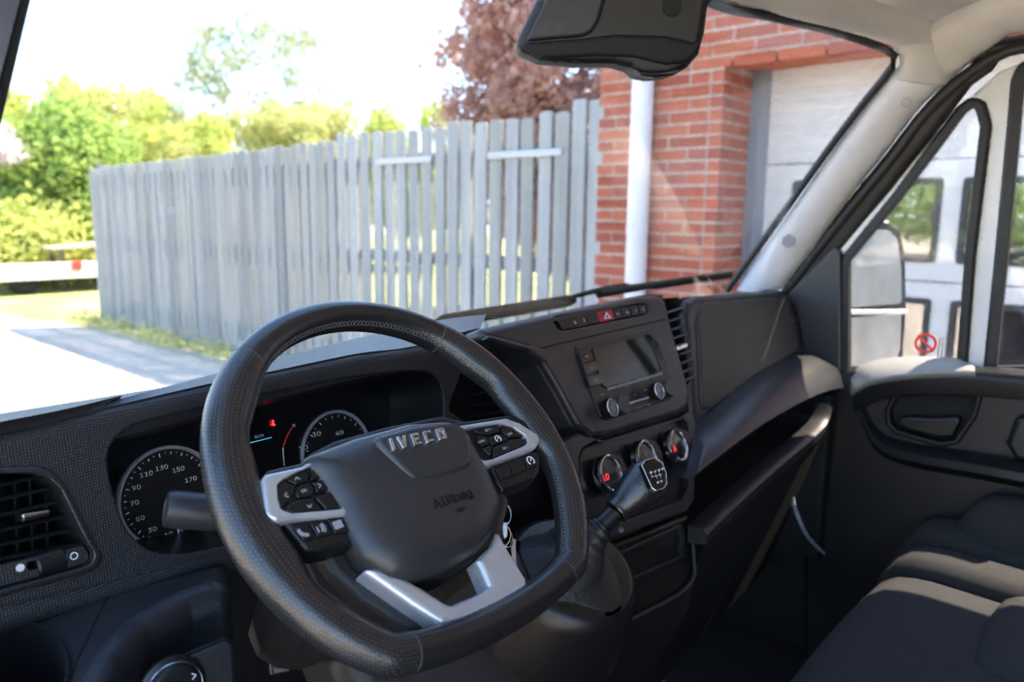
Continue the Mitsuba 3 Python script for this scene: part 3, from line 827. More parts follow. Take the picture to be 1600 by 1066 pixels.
def txt(P, s, p, height, h=0.0, depth=.0006, bold=False, rot=0.0, wide=1.0, local=False):
    m = meshkit.text_mesh(s, height, depth, bold)
    m.vertices[:, 0] *= wide
    c = (m.bounds[0] + m.bounds[1]) / 2
    m.vertices[:, :2] -= c[:2]
    q = p if local else P.uv([p], h)[0]
    return P.put(m, h, at=q, rot=rot)


def icon(P, kind, p, size, h, local=False):
    """small pictogram, about size across"""
    s = size / 2; r = s * .16
    q = np.asarray(p, float) if local else P.uv([p], h)[0]
    arc = lambda c, R, a, b, n=16: [np.c_[c[0] + R * np.cos(np.linspace(a, b, n)), c[1] + R * np.sin(np.linspace(a, b, n))]]
    L = {'phone': arc((.5 * s, .5 * s), 1.1 * s, math.pi * 1.02, math.pi * 1.48), 'voice': arc((-.6 * s, 0), .8 * s, -.8, .8) + arc((-.6 * s, 0), 1.35 * s, -.7, .7) + [np.array([(-.8 * s, -.5 * s), (-.8 * s, .5 * s)])],
         'window': [np.array([(-s, -.8 * s), (s, -.8 * s), (s, .8 * s), (-s, .8 * s), (-s, -.8 * s)]), np.array([(-.4 * s, -.3 * s), (.4 * s, .3 * s)])], 'dial': arc((0, 0), s, -.9, 4.0, 24) + [np.array([(0, 0), (.45 * s, .45 * s)])],
         'lamp': arc((0, 0), .7 * s, -1.57, 1.57) + [np.array([(0, .7 * s), (0, -.7 * s)])] + [np.array([(-.3 * s, y), (-1.0 * s, y)]) for y in (.5 * s, 0, -.5 * s)], 'bulb': arc((0, 0), .7 * s, -.5, 3.64, 20),
         'wind': [np.array([(-.7 * s, y), (-.2 * s, y + .25 * s), (.2 * s, y - .25 * s), (.7 * s, y)]) for y in (.6 * s, 0, -.6 * s)], 'bars': [np.array([(-.5 * s, y), (.5 * s, y)]) for y in (.7 * s, .1 * s, -.5 * s)],
         'dots': arc((-.5 * s, 0), .4 * s, 0, 6.28) + arc((.5 * s, 0), .4 * s, 0, 6.28), 'tri': [np.array([(-.7 * s, -.6 * s), (.7 * s, -.6 * s), (0, .7 * s), (-.7 * s, -.6 * s)])], 'dash': [np.array([(-s, 0), (s, 0)])],
         'up': [np.array([(-.7 * s, -.4 * s), (0, .5 * s), (.7 * s, -.4 * s)])], 'down': [np.array([(-.7 * s, .4 * s), (0, -.5 * s), (.7 * s, .4 * s)])], 'left': [np.array([(.4 * s, -.7 * s), (-.5 * s, 0), (.4 * s, .7 * s)])], 'right': [np.array([(-.4 * s, -.7 * s), (.5 * s, 0), (-.4 * s, .7 * s)])]}[kind]
    if kind == 'phone': r = s * .28
    m = cat([puff(ccw(np.array(LineString(l).buffer(r, quad_segs=3).exterior.coords)[:-1]), (), .0006, .0001, 1) for l in L])
    return P.put(m, h, at=q)


def body(P, px, depth, bev, r=.006, holes=(), h=0.0, rc=None, step=.02, nb=4):
    o = rpoly(P.uv(px, h), r, rc=rc)
    return P.put(puff(dens(o, step), [dens(rpoly(P.uv(q, h), .004), .01) if not isinstance(q, np.ndarray) else q for q in holes], depth, bev, nb), h - depth)


# --- face with openings
vent_px = [(-60, 742), (0, 740), (52, 739), (74, 747), (92, 765), (128, 838), (146, 868), (142, 880), (120, 888), (0, 921), (-60, 938)]
clus_px = [(170, 735), (172, 700), (196, 672), (240, 655), (400, 618), (560, 588), (650, 580), (678, 586), (692, 608), (694, 660), (690, 720), (660, 780), (560, 812), (420, 838), (330, 858), (280, 866), (240, 862), (206, 838), (184, 792)]
mv_px = [(735, 548), (815, 551), (838, 575), (872, 640), (893, 692), (800, 712), (700, 640)]
vh = rpoly(PF.uv(vent_px), .008); chh = spl(PF.uv(clus_px), 110); mh_ = rpoly(PF.uv(mv_px), .008)
face_px = [(-170, 722), (0, 676), (135, 645), (330, 600), (430, 580), (560, 553), (640, 543), (748, 522), (830, 548), (912, 672), (918, 720), (860, 800), (700, 830), (560, 866), (420, 884), (355, 888), (200, 922), (0, 968), (-170, 1010)]
add('face', PF.put(puff(dens(rpoly(PF.uv(face_px), .008), .012), [dens(vh, .012), chh, dens(mh_, .012)], .08, .012, 4, hbev=.0025), -.08), 'dash_textured', DB)
# rolled underside
ul = curve3([PF.at(p, -.012) for p in ((-70, 985), (0, 962), (200, 912), (355, 872), (420, 862))], 30)
add('lower_lip', tube(ul, .014, 12), 'dash_textured', DB, smooth=True)
# instrument hood tunnel
ring = lambda s, h: np.array([PF.w(*((q - chh.mean(0)) * s + chh.mean(0)), h) for q in chh])
add('cluster_tunnel', loft([ring(1.0, -.004), ring(.99, -.03), ring(.955, -.085), ring(.93, -.13)], True, (False, False)), 'black_plastic', DB, smooth=True)
# --- deck between the crease and the windscreen, in two lengths with a step
cre = [(-70, 694), (0, 676), (135, 645), (330, 600), (430, 580), (560, 553), (640, 543), (750, 519)]
edg = [(-70, 684), (0, 665), (135, 637), (340, 583), (430, 560), (560, 528), (690, 500), (760, 492)]
Acr = curve3([PF.at(p, -.004) for p in cre], 60)
Aed = curve3([atz(p, 1.331) for p in edg], 60)


def deck(i0, i1, dz):
    a, b = Acr[i0:i1] + np.array([0, .002, 0]), Aed[i0:i1] + np.array([0, 0, dz])
    wb = np.stack([wbase(np.array([q[0]]))[0] + np.array([0, -.004, -.012]) for q in b])
    far = b + (wb - b) * .25 + np.array([0, 0, -.015]); up_ = b + np.array([0, .004, -.003])
    return loft(np.stack([a - np.array([0, 0, .03]), a, a * .5 + b * .5 + np.array([0, 0, .001]), b, up_, far, wb, wb - np.array([0, 0, .03])], 1))


add('deck', deck(0, 11, .0028), 'dash_plastic', DB, smooth=30)
add('deck', deck(10, 60, 0), 'dash_plastic', DB, smooth=30)
# --- left vent: frame lining, slats, tab, wheel plate
V = key('vent', DB); counts[V] = 1


def lining(P, loop, d, s=.97, mat_='black_plastic', name='vent', parent=DB, h0=-.003):
    c = loop.mean(0); ring_ = lambda q, h: np.array([P.w(*((v - c) * q + c), h) for v in loop])
    fl = np.array([P.w(*((v - c) * s + c), -d) for v in loop])
    return loft([ring_(1.0, h0), ring_(.99, -.015), ring_(s, -d)], True, (False, True))


scene[V] = mikit.ply(lining(PF, vh, .06), 'matte_black', smooth=40)
fr = [dens(rpoly(PF.uv([(-110, 731), (0, 729), (56, 728), (82, 738), (102, 760), (140, 836), (160, 872), (154, 888), (126, 899), (0, 933), (-110, 966)]), .01), .012)]
scene[key('frame', V)] = mikit.ply(PF.put(puff(fr[0], [dens(vh, .012)], .006, .0045, 4), -.001), 'dash_plastic', smooth=40)
for a, b in (((-60, 772), (66, 744)), ((-60, 795), (84, 762)), ((-60, 820), (92, 784)), ((-60, 843), (106, 806)), ((-60, 864), (118, 828)), ((-60, 885), (128, 850))):
    q = curve3([PF.at(a, -.012), PF.at(b, -.012)], 6)
    k = key('slat', V); scene[k] = mikit.ply(loft(np.stack([q + np.array(o) for o in ((0, 0, .0012), (0, -.004, 0), (0, 0, -.0012), (0, .022, -.008), (0, .022, -.005))], 1)), 'dash_plastic', smooth=30)
for x in (-10, 18, 42, 66):
    k = key('fin', V); a, b = PF.at((x + 4, 748), -.032), PF.at((x + 10, 885), -.032)
    scene[k] = mikit.ply(loft(np.stack([np.array([a, b]) + np.array(o) for o in ((.001, 0, 0), (-.001, 0, 0), (-.001, .02, 0), (.001, .02, 0))], 1)), 'black_plastic', smooth=False)
tb = PF.uv([(31, 803), (78, 796), (80, 806), (36, 817)])
scene[key('tab', V)] = mikit.ply(PF.put(puff(rpoly(tb, .0015), (), .012, .002), -.012), 'black_plastic', smooth=40)
scene[key('tab_inlay', V)] = mikit.ply(PF.put(puff(rpoly(PF.uv([(33, 803.5), (76, 797), (78, 801.5), (36, 810)]), .001), (), .002, .0008), -.0005), 'chrome_soft', smooth=40)
wp = rpoly(PF.uv([(-60, 897), (0, 884), (134, 852), (143, 870), (138, 880), (120, 887), (0, 920), (-60, 936)]), .004)
wsl = rpoly(PF.uv([(43, 886), (46, 879), (101, 866), (106, 869), (106, 877), (100, 881), (48, 892)]), .001)
add('vent_plate', PF.put(puff(dens(wp, .01), [wsl], .012, .0015), -.014), 'dash_textured', DB)
tw = orient(lathe([(0, -.011), (.010, -.011), (.0115, -.0095), (.0115, .0095), (.010, .011), (0, .011)], 40), PF.at((75, 879), -.010), PF.x, PF.y)
add('thumb_wheel', tw, 'black_plastic', DB)
q = PF.uv([(32, 887.5)], -.0015)[0]
add('closed_mark', PF.put(puff(circ(.0031, 24, q), (), .0006, .0002, 1), -.002), 'white_print', DB)
q = PF.uv([(116, 869)], -.0015)[0]
add('open_mark', PF.put(puff(circ(.0033, 24, q), [circ(.0022, 24, q)], .0006, .0002, 1), -.002), 'white_print', DB)
# --- instruments
IC = key('instrument_cluster', DB)
po = rpoly(PG.uv([(150, 740), (180, 660), (560, 570), (720, 570), (720, 780), (420, 860), (300, 885), (180, 880)]), .01)
scene[IC] = mikit.ply(PG.put(puff(po, (), .01, .001), -.012), 'piano_black', smooth=40)


def ic(name, mesh, m, **kw):
    k = key(name, IC); scene[k] = mikit.ply(mesh, m, smooth=40, **kw); return k


def ringmesh(P, c, r0, r1, h=.004, h0=-.001, n=72):
    return P.put(lathe_ring(r0, r1, h, n), h0, at=c)


def lathe_ring(r0, r1, h, n=72):
    t = np.arange(n) / n * 2 * np.pi
    prof = [(r1, 0), (r1, h * .6), (r1 - (r1 - r0) * .25, h), (r0 + (r1 - r0) * .3, h * .9), (r0, h * .3), (r0, 0)]
    R = np.stack([np.stack([r * np.cos(t), r * np.sin(t), np.full(n, z)], 1) for r, z in prof], 1)
    R = np.concatenate([R, R[:1]])
    return loft(R, True, (False, False))


cs = PG.uv([(265, 776)])[0]; ct = PG.uv([(527, 707)])[0]
RS = .0545
ic('dial_ring', ringmesh(PG, cs, RS - .0045, RS), 'gauge_ring'); ic('dial_ring', ringmesh(PG, ct, RS - .0045, RS), 'gauge_ring')
ic('dial_face', PG.put(puff(circ(RS - .003, 48, cs), (), .001, .0002, 1), -.0015), 'matte_black'); ic('dial_face', PG.put(puff(circ(RS - .003, 48, ct), (), .001, .0002, 1), -.0015), 'matte_black')
for s, p in (('0', (282.5, 831)), ('10', (263.5, 835)), ('30', (238, 827.5)), ('50', (219, 810)), ('70', (210, 786)), ('90', (213, 762)), ('110', (228.6, 741)), ('130', (252.5, 731)), ('150', (278.7, 733.5)), ('170', (298, 749))):
    ic('numeral', txt(PG, s, p, .0048, .0002, bold=False, wide=1.12), 'white_print')
for s, p in (('30', (494.5, 678.5)), ('40', (530, 676.5)), ('20', (474, 700)), ('50', (560, 690))):
    ic('numeral', txt(PG, s, p, .0056, .0002, wide=1.35), 'white_print')
ic('unit_text', txt(PG, 'km/h', (288, 817), .003, .0002), 'white_print')


def tick(c, a, r0, r1, w, m='white_print', h=.0002):
    b = sbox(r0, -w / 2, r1, w / 2)
    return PG.put(puff(np.array(b.exterior.coords)[:-1], (), .0005, .0001, 1), h, at=c, rot=a)


a0, a1 = math.radians(-82), math.radians(-82 - 290)
tk = [tick(cs, a0 + (a1 - a0) * i / 19, .0445 if i % 2 else .0435, .0475, .0011) for i in range(20)] + [tick(cs, a0 + (a1 - a0) * (i + .5) / 19, .0458, .0475, .0007) for i in range(19)]
ic('tick_marks', cat(tk), 'white_print'); labels[f'{IC}__tick_marks'] = {'kind': 'stuff'}
tk = [tick(ct, math.radians(215 - 25 * i), .0435, .0475, .0011) for i in range(11)] + [tick(ct, math.radians(215 - 25 * i - 12.5), .0455, .0475, .0008) for i in range(10)]
k = ic('tick_marks', cat(tk), 'white_print'); labels[k] = {'kind': 'stuff'}
nd = PG.uv([(272.5, 800), (280, 800), (279.6, 840), (278.4, 840)], .003)
ic('needle', PG.put(puff(nd, (), .001, .0003, 1), .003), 'white_print')
# screen between the dials
sp = PG.uv([(372, 692), (428, 678), (434, 735), (380, 752)])
ic('screen', PG.put(puff(rpoly(sp, .002), (), .001, .0003, 1), -.0005), 'piano_black')
ic('clock_text', txt(PG, '01:24', (405, 681.5), .0032, .0009), 'white_print')
ln = PG.uv([(374, 695.5), (424, 683), (424, 684.2), (374, 697)])
scene[key('screen_line', IC)] = mikit.ply(PG.put(puff(ln, (), .0004, .0001, 1), .0008), 'blue_glow_face', smooth=False, **glow((.02, .12, .2)))
ic('van_symbol', cat(*[PG.put(puff(rpoly(PG.uv(q), .001), (), .0004, .0001, 1), .0009) for q in ([(379, 700), (388, 697), (391, 704), (381, 707)], [(381, 709), (393, 706), (394, 711), (383, 714)])]), 'white_print')
ob = rpoly(PG.uv([(383, 715), (394, 712), (401, 732), (390, 737)]), .0008); ib = rpoly(PG.uv([(384.6, 716.6), (393.2, 714), (399, 731.2), (391, 735)]), .0006)
ic('van_outline', PG.put(puff(dens(ob, .002), [dens(ib, .002)], .0004, .0001, 1), .0009), 'grey_print')
scene[key('door_warning', IC)] = mikit.ply(PG.put(puff(PG.uv([(377.5, 705), (380, 704.5), (378.5, 712), (375, 713)]), (), .0004, .0001, 1), .0009), 'red_glow_face', smooth=False, **glow((.5, .02, .02)))
sb = [(424, 657), (426.5, 656), (428, 659), (427, 661), (430, 664), (428, 666), (423, 665), (424, 661)]
scene[key('belt_warning', IC)] = mikit.ply(PG.put(puff(PG.uv(sb), (), .0004, .0001, 1), .0009), 'red_glow_face', smooth=False, **glow((.9, .015, .02)))
arc = spl(PG.uv([(445, 728), (443.5, 712), (443, 700), (446, 690), (451, 678), (457, 668)], .001), 30, False)
ic('level_arc', PG.put(tube(np.c_[arc[:14], np.zeros(14)], .0008, 6)), 'white_print'); ic('level_arc', PG.put(tube(np.c_[arc[14:], np.zeros(16)], .0009, 6)), 'red_print')
ic('level_letter', txt(PG, 'H', (459, 665), .0038, .0006), 'white_print')
ic('level_arc', PG.put(tube(np.c_[spl(PG.uv([(293, 705), (300, 703), (312, 709), (316, 716)], .001), 12, False), np.zeros(12)], .0008, 6)), 'white_print')
# --- middle vent between the wheel and the centre stack
V2 = key('vent', DB)
scene[V2] = mikit.ply(lining(PF, mh_, .06), 'matte_black', smooth=40)
for y in (560, 574, 590, 606, 622, 638, 654, 670):
    xr = np.interp(y - 8, [551, 575, 640, 692], [812, 836, 868, 888])
    q = curve3([PF.at((735 + (y - 560) * .35, y + 9), -.012), PF.at((xr, y - 10), -.012)], 6)
    scene[key('slat', V2)] = mikit.ply(loft(np.stack([q + np.array(o) for o in ((0, 0, .0012), (0, -.004, 0), (0, 0, -.0012), (0, .022, -.008), (0, .022, -.005))], 1)), 'dash_plastic', smooth=30)
scene[key('tab', V2)] = mikit.ply(PF.put(puff(rpoly(PF.uv([(813, 596), (835, 592), (837, 597), (816, 602)]), .001), (), .012, .002), -.006), 'chrome_soft', smooth=40)
q = PF.uv([(882.5, 660.5)], .001)[0]
add('open_mark', PF.put(puff(circ(.0045, 24, q), [circ(.0032, 24, q)], .0008, .0002, 1), .001), 'white_print', DB)
add('tray_slot', body(PF, [(716, 520), (748, 512), (751, 526), (722, 534)], .02, .003, .002, h=.006), 'black_plastic', DB)
# --- centre stack: cowl with the switch strip, side band, radio panel
CS = key('centre_stack', DB)
st_px = [(752, 512), (880, 484), (1000, 460), (1030, 459), (1042, 468), (1052, 510), (1066, 560), (1080, 610), (1078, 640), (1060, 652), (945, 688), (920, 684), (900, 664), (872, 612), (846, 568), (822, 549), (790, 542), (756, 530)]
sl_px = [(864, 500), (872, 496), (1004, 474.5), (1013, 477), (1015, 486), (1010, 491), (882, 516), (874, 514)]
slp = rpoly(PC.uv(sl_px), .002)
scene[CS] = mikit.ply(PC.put(puff(dens(rpoly(PC.uv(st_px), .010), .01), [dens(slp, .01)], .10, .014, 5), -.10), 'dash_plastic', smooth=40)
# top of the stack running back to the windscreen
ta = curve3([PC.at(p, -.012) for p in ((752, 516), (880, 486), (1000, 462), (1036, 461))], 20)
tbk = np.stack([wbase(np.array([q[0] + .04]))[0] + np.array([0, -.02, .03]) for q in ta])
add('stack_top', loft(np.stack([ta - [0, 0, .03], ta, ta * .6 + tbk * .4 + [0, 0, -.012], tbk + [0, 0, -.02], tbk - [0, 0, .08]], 1)), 'dash_plastic', DB, smooth=40)


def cs_(name, mesh, m, smooth=40, **kw):
    k = key(name, CS); scene[k] = mikit.ply(mesh, m, smooth=smooth, **kw); return k


cs_('seam', tube(curve3([PC.at(p, .0005) for p in ((838, 546), (900, 531), (960, 517), (1040, 499))], 20), .0012, 6), 'matte_black', True)
bl_ = [(756, 531), (790, 543), (822, 550), (846, 569), (872, 613), (900, 665), (922, 684), (936, 677), (916, 645), (892, 598), (866, 556), (842, 545), (800, 534), (760, 524)]
cs_('side_band', PC.put(puff(dens(rpoly(PC.uv(bl_), .002), .008), (), .012, .006, 4), -.006), 'dash_plastic', 50)
# switch strip: eight keys
cuts_t = [(870, 497), (893, 493), (913, 489.5), (933, 486), (957, 482.2), (970, 480), (984, 477.8), (997, 475.7), (1011, 476)]
cuts_b = [(880, 516), (901, 512.5), (921, 508), (939, 504), (962, 499.5), (975, 497), (988, 494.6), (1000, 492.3), (1012, 490)]
for i in range(8):
    q = PC.uv([(cuts_b[i][0] + .7, cuts_b[i][1] - .5), (cuts_b[i + 1][0] - .7, cuts_b[i + 1][1] - .5), (cuts_t[i + 1][0] - .7, cuts_t[i + 1][1] + .7), (cuts_t[i][0] + .7, cuts_t[i][1] + .7)])
    cs_('switch', PC.put(puff(dens(rpoly(q, .001), .01), (), .012, .0012), -.0125), 'hazard_red' if i == 3 else 'black_plastic')
tri_o = PC.uv([(943.5, 499), (955, 497), (947, 487.5)], 0); c_ = tri_o.mean(0); tri_i = c_ + (tri_o - c_) * .5
cs_('warning_triangle', PC.put(puff(dens(ccw(tri_o), .002), [dens(ccw(tri_i), .002)], .0006, .0002, 1), .0002), 'white_print')
for p, s in (((898.5, 504), 'w'), ((913, 500.5), '8'), ((965, 490.5), 'oo'), ((980, 488), 'A'), ((994, 485.5), 'F'), ((1005, 483), 'II')):
    cs_('switch_symbol', icon(PC, {'w': 'wind', '8': 'bars', 'oo': 'dots', 'A': 'tri', 'F': 'bars', 'II': 'bars'}[s], p, .0062, -.0002), 'grey_print')
# radio
RD = key('radio', DB)


def rd(name, mesh, m, smooth=40, **kw):
    k = key(name, RD); scene[k] = mikit.ply(mesh, m, smooth=smooth, **kw); return k


scene[RD] = mikit.ply(body(PC, [(901, 545), (912, 538), (1012, 517), (1022, 521), (1038, 574), (1056, 606), (1056, 616), (1048, 624), (950, 657), (940, 654), (928, 622)], .02, .002, .006, h=.003), 'black_plastic', smooth=40)
rd('display', body(PC, [(926, 544), (1014, 522), (1021, 527), (1036, 578), (1034, 582), (948, 606), (941, 602)], .004, .001, .004, h=.0055), 'screen_gloss')
for i, (a, b) in enumerate((((905, 552), (922, 546)), ((911, 570), (930, 563)), ((917, 589), (937, 584)))):
    rd('key', body(PC, [a, b, (b[0] + 6, b[1] + 15), (a[0] + 6, a[1] + 16)], .004, .001, .001, h=.006), 'piano_black')
    rd('key_mark', icon(PC, 'dash', ((a[0] + b[0]) / 2 + 3, (a[1] + b[1]) / 2 + 8), .006, .0061), 'grey_print')
for i in range(6):
    f0, f1 = i / 6 + .01, (i + 1) / 6 - .01
    L0, L1 = np.array([950., 606.]), np.array([1036., 581.])
    a, b = L0 + (L1 - L0) * f0, L0 + (L1 - L0) * f1
    rd('preset_key', body(PC, [tuple(a), tuple(b), tuple(b + [1.2, 4.2]), tuple(a + [1.2, 4.2])], .004, .0008, .0006, h=.006), 'lens_grey')
for i in range(3):
    x = 1019 + 6.2 * i * .9; y = 533 + 16 * i
    rd('side_key', body(PC, [(x, y), (x + 8, y - 2), (x + 12.5, y + 12), (x + 4.5, y + 14)], .003, .0006, .001, h=.0075), 'piano_black')


def knob(P, p, prof, m, h=0.0, n=40):
    return P.put(lathe(prof, n), h, at=P.uv([p], h)[0])


for p in ((957, 637), (1030, 611)):
    rd('knob', knob(PC, p, [(0, 0), (.0165, 0), (.0165, .004), (.0152, .005), (.0148, .022), (.0135, .0235), (0, .0235)], 'black_plastic', .003), 'dash_plastic')
    rd('knob_ring', PC.put(lathe_ring(.0122, .0138, .0015, 40), .0262, at=PC.uv([p], .0262)[0]), 'chrome_soft')
    rd('knob_cap', knob(PC, p, [(0, 0), (.0118, 0), (.0115, .001), (0, .0012)], 'piano_black', .0265), 'piano_black')
    c_ = PC.uv([p], .028)[0]
    rd('knob_symbol', PC.put(puff(circ(.0024, 24, c_), [circ(.0016, 24, c_)], .0004, .0001, 1), .0278), 'grey_print')
rd('trim_line', body(PC, [(980, 630), (1014, 620), (1014.5, 622.5), (980.5, 632.5)], .002, .0006, .0004, h=.005), 'silver_plastic')
for s, p in (('TA', (992, 617)), ('BACK', (1008, 610)), ('MUTE', (977, 621)), ('TEL', (982, 645)), ('LOUD', (998, 638)), ('AUX', (1013, 633)), ('VOL', (941, 617))):
    rd('key_mark', icon(PC, 'dash', p, .0062, .0035), 'grey_print')
# screw holes
for p in ((899, 543), (1017, 517)): cs_('screw_hole', knob(PC, p, [(0, 0), (.002, 0), (.002, .0006), (0, .0006)], '', .0001, 16), 'matte_black')
# --- vent between the stack and the passenger panel
V3 = key('vent', DB)
v3 = rpoly(PC.uv([(1036, 466), (1062, 464), (1070, 520), (1080, 596), (1070, 606), (1058, 560)], -.01), .003)
scene[V3] = mikit.ply(lining(PC, v3, .06, h0=-.012), 'matte_black', smooth=40)
for i in range(9):
    y = 484 + 13.6 * i; x0 = 1041 + 3.0 * i * .9; x1 = 1066 + 1.6 * i
    q = curve3([PC.at((x0, y + 5), -.010), PC.at((x1 + 6, y - 5), -.010)], 4)
    scene[key('slat', V3)] = mikit.ply(loft(np.stack([q + np.array(o) for o in ((0, 0, .0022), (0, -.005, 0), (0, 0, -.002), (0, .022, -.010), (0, .022, -.006))], 1)), 'dash_plastic', smooth=30)
scene[key('tab', V3)] = mikit.ply(PC.put(puff(rpoly(PC.uv([(1055, 542), (1070, 536), (1072, 544), (1058, 549)], .0), .002), (), .010, .003), -.004), 'chrome_soft', smooth=40)
# --- heater panel with three rotary controls
hp = [(904, 716), (910, 700), (935, 686), (1040, 652), (1066, 650), (1076, 664), (1076, 760), (1066, 782), (960, 820), (930, 822), (906, 800)]
add('heater_panel', body(PC, hp, .05, .004, .008, h=-.012), 'black_plastic', DB)
add('heater_surround', PC.put(puff(dens(rpoly(PC.uv([(884, 690), (905, 676), (945, 688), (1062, 652), (1080, 642), (1088, 660), (1086, 780), (1074, 800), (950, 846), (900, 846)]), .006), .01), [dens(rpoly(PC.uv(hp, 0), .008), .01)], .03, .004), -.030), 'dash_plastic', DB)
for i, (p, R_) in enumerate((((948, 741), .0275), ((1005, 716), .0275), ((1054, 697), .0275))):
    H = key('heater_knob', DB)
    scene[H] = mikit.ply(knob(PC, p, [(0, 0), (R_ * .98, 0), (R_ * .98, .012), (R_ * .95, .013), (R_ * .95, .02), (0, .02)], '', -.012), 'black_plastic', smooth=40)
    prof = [(R_ * .8, -.004), (R_ * 1.02, -.004), (R_ * 1.03, .006), (R_ * 1.0, .0095), (R_ * .93, .0108), (R_ * .86, .0098), (R_ * .82, .007), (R_ * .8, .0)]
    scene[key('ring', H)] = mikit.ply(knob(PC, p, prof, '', .002, 56), 'chrome', smooth=35)
    for a in np.arange(14) / 14 * 2 * math.pi:
        pass
    scene[key('face', H)] = mikit.ply(knob(PC, p, [(0, 0), (R_ * .85, 0), (R_ * .85, .001), (0, .0012)], '', .008), 'piano_black', smooth=40)
    if i != 1:
        c_ = PC.uv([(p[0] - 1, p[1] + 5)], .0095)[0]
        for dx in (-.0052, .0035):
            b = txt(PC, '10' if i == 0 else '20', (c_[0] + dx * 0, c_[1]), .0075, .0094, local=True)
        scene[key('digits', H)] = mikit.ply(txt(PC, 'LO' if i == 0 else '18', c_, .0085, .0094, bold=True, local=True), 'hvac_glow_face', smooth=False, **glow((.35, .01, .014)))
        scene[key('symbol', H)] = mikit.ply(icon(PC, 'bars', (p[0] + 2, p[1] + 19), .0045, .0094), 'grey_print', smooth=False)
    else:
        scene[key('symbol', H)] = mikit.ply(icon(PC, 'wind', (p[0] + 4, p[1] - 7), .006, .0094), 'grey_print', smooth=False)
for i in range(4): add('scale_mark', txt(PC, '.', (1027 - i * .6, 668 + 5 * i), .0065, -.0115), 'grey_print', DB)
# --- lower console: pocket, trims
add('console', body(PC, [(884, 830), (948, 848), (1076, 802), (1092, 840), (1090, 905), (1080, 960), (1020, 1066), (1000, 1180), (800, 1180), (850, 1000)], .10, .01, .008, h=-.035), 'black_plastic', DB)
pk = rpoly(PC.uv([(955, 866), (1062, 818), (1070, 826), (1070, 872), (960, 922)], -.03), .004)
pk2 = rpoly(PC.uv([(962, 870), (1058, 828), (1062, 832), (1062, 868), (966, 912)], -.03), .003)
add('pocket_frame', PC.put(puff(dens(pk, .01), [dens(pk2, .01)], .008, .003), -.036), 'dash_plastic', DB)
add('ledge', body(PC, [(962, 828), (1068, 776), (1072, 784), (964, 842)], .03, .006, .003, h=-.004), 'dash_plastic', DB)
tb_ = curve3([PC.at(p, -.03) for p in ((945, 990), (1000, 962), (1060, 930), (1082, 905), (1085, 880), (1080, 825))], 30)
add('pocket_rim', tube(tb_, .005, 8), 'dash_plastic', DB, smooth=True)
# --- passenger side panel
pad = [(1070, 486), (1076, 468), (1090, 461), (1222, 453), (1240, 462), (1262, 500), (1271, 540), (1262, 556), (1185, 598), (1110, 656), (1092, 670), (1084, 660), (1080, 600)]
core_ = [(1106, 490), (1222, 458), (1258, 505), (1264, 540), (1185, 592), (1118, 640), (1112, 600)]
add('passenger_panel', cat(PR.put(puff(dens(rpoly(PR.uv(pad), .012), .01), (), .030, .016, 5), -.030), PR.put(puff(dens(rpoly(PR.uv(core_), .008), .02), (), .10, .002), -.125)), 'dash_plastic', DB)
pin_ = [(1088, 500), (1092, 482), (1104, 473), (1200, 466), (1228, 468), (1240, 500), (1248, 540), (1240, 552), (1180, 586), (1112, 638), (1096, 640), (1092, 600)]
add('panel_cover', PR.put(puff(dens(rpoly(PR.uv(pin_), .010), .01), (), .006, .005, 4), -.001), 'dash_warm', DB)
pa = curve3([PR.at(p, -.014) for p in ((1062, 466), (1090, 463), (1160, 458), (1222, 455), (1245, 470))], 20)
pbk = np.stack([wbase(np.array([min(q[0] + .03, .83)]))[0] + np.array([0, -.02, .02]) for q in pa])
add('passenger_top', loft(np.stack([pa - [0, 0, .04], pa, pa * .5 + pbk * .5 - [0, 0, .006], pbk - [0, 0, .015], pbk - [0, 0, .08]], 1)), 'dash_plastic', DB, smooth=40)
V4 = key('vent', DB)
v4 = rpoly(PR.uv([(1230, 472), (1238, 470), (1256, 506), (1261, 538), (1252, 544), (1243, 520)], .004), .003)
scene[V4] = mikit.ply(PR.put(puff(v4, (), .003, .001), .0), 'matte_black', smooth=40)
for i in range(7):
    y = 480 + 9 * i; x0 = 1232 + 2.2 * i; x1 = 1243 + 2.6 * i
    scene[key('slat', V4)] = mikit.ply(tube([PR.at((x0, y + 2), .005), PR.at((min(x1, 1258), y - 3), .005)], .0016, 6), 'black_plastic', smooth=True)
# open glove tray: upper lip, hollow, lower rim
la = curve3([aty(p, .03) for p in ((1086, 676), (1110, 660), (1185, 602), (1262, 558), (1300, 556), (1326, 572))], 40)
lb = curve3([aty(p, -.035) for p in ((1088, 742), (1112, 722), (1185, 668), (1250, 630), (1290, 612), (1318, 606))], 40)
add('tray_lip', loft(np.stack([la + [0, .05, 0], la, (la + lb) / 2 + [0, -.012, .012], lb, lb + [0, .015, -.012], lb + [0, .08, -.01]], 1)), 'dash_plastic', DB, smooth=50)
ra_ = curve3([aty(p, -.045) for p in ((1100, 838), (1130, 808), (1195, 748), (1245, 706), (1272, 682), (1288, 664), (1296, 640))], 40)
add('tray_rim', loft(np.stack([ra_ + np.array(o) for o in ((0, .03, .01), (0, .004, .012), (0, -.006, .004), (0, -.004, -.014), (0, .03, -.02))], 1)), 'dash_plastic', DB, smooth=50)
add('tray_back', cat(loft(np.stack([lb + [0, .08, -.01], lb + [0, .13, -.03], ra_ + [0, .13, -.02], ra_ + [0, .03, -.02]], 1), False)), 'matte_black', DB, smooth=40)
add('tray_skirt', loft(np.stack([ra_ + [0, .0, -.015], ra_ + [0, .03, -.12], ra_ + [0, .10, -.35]], 1), False), 'matte_black', DB, smooth=40)
add('dash_end', bx((.80, -.02, .7), (.86, .25, 1.10), .01), 'matte_black', DB)
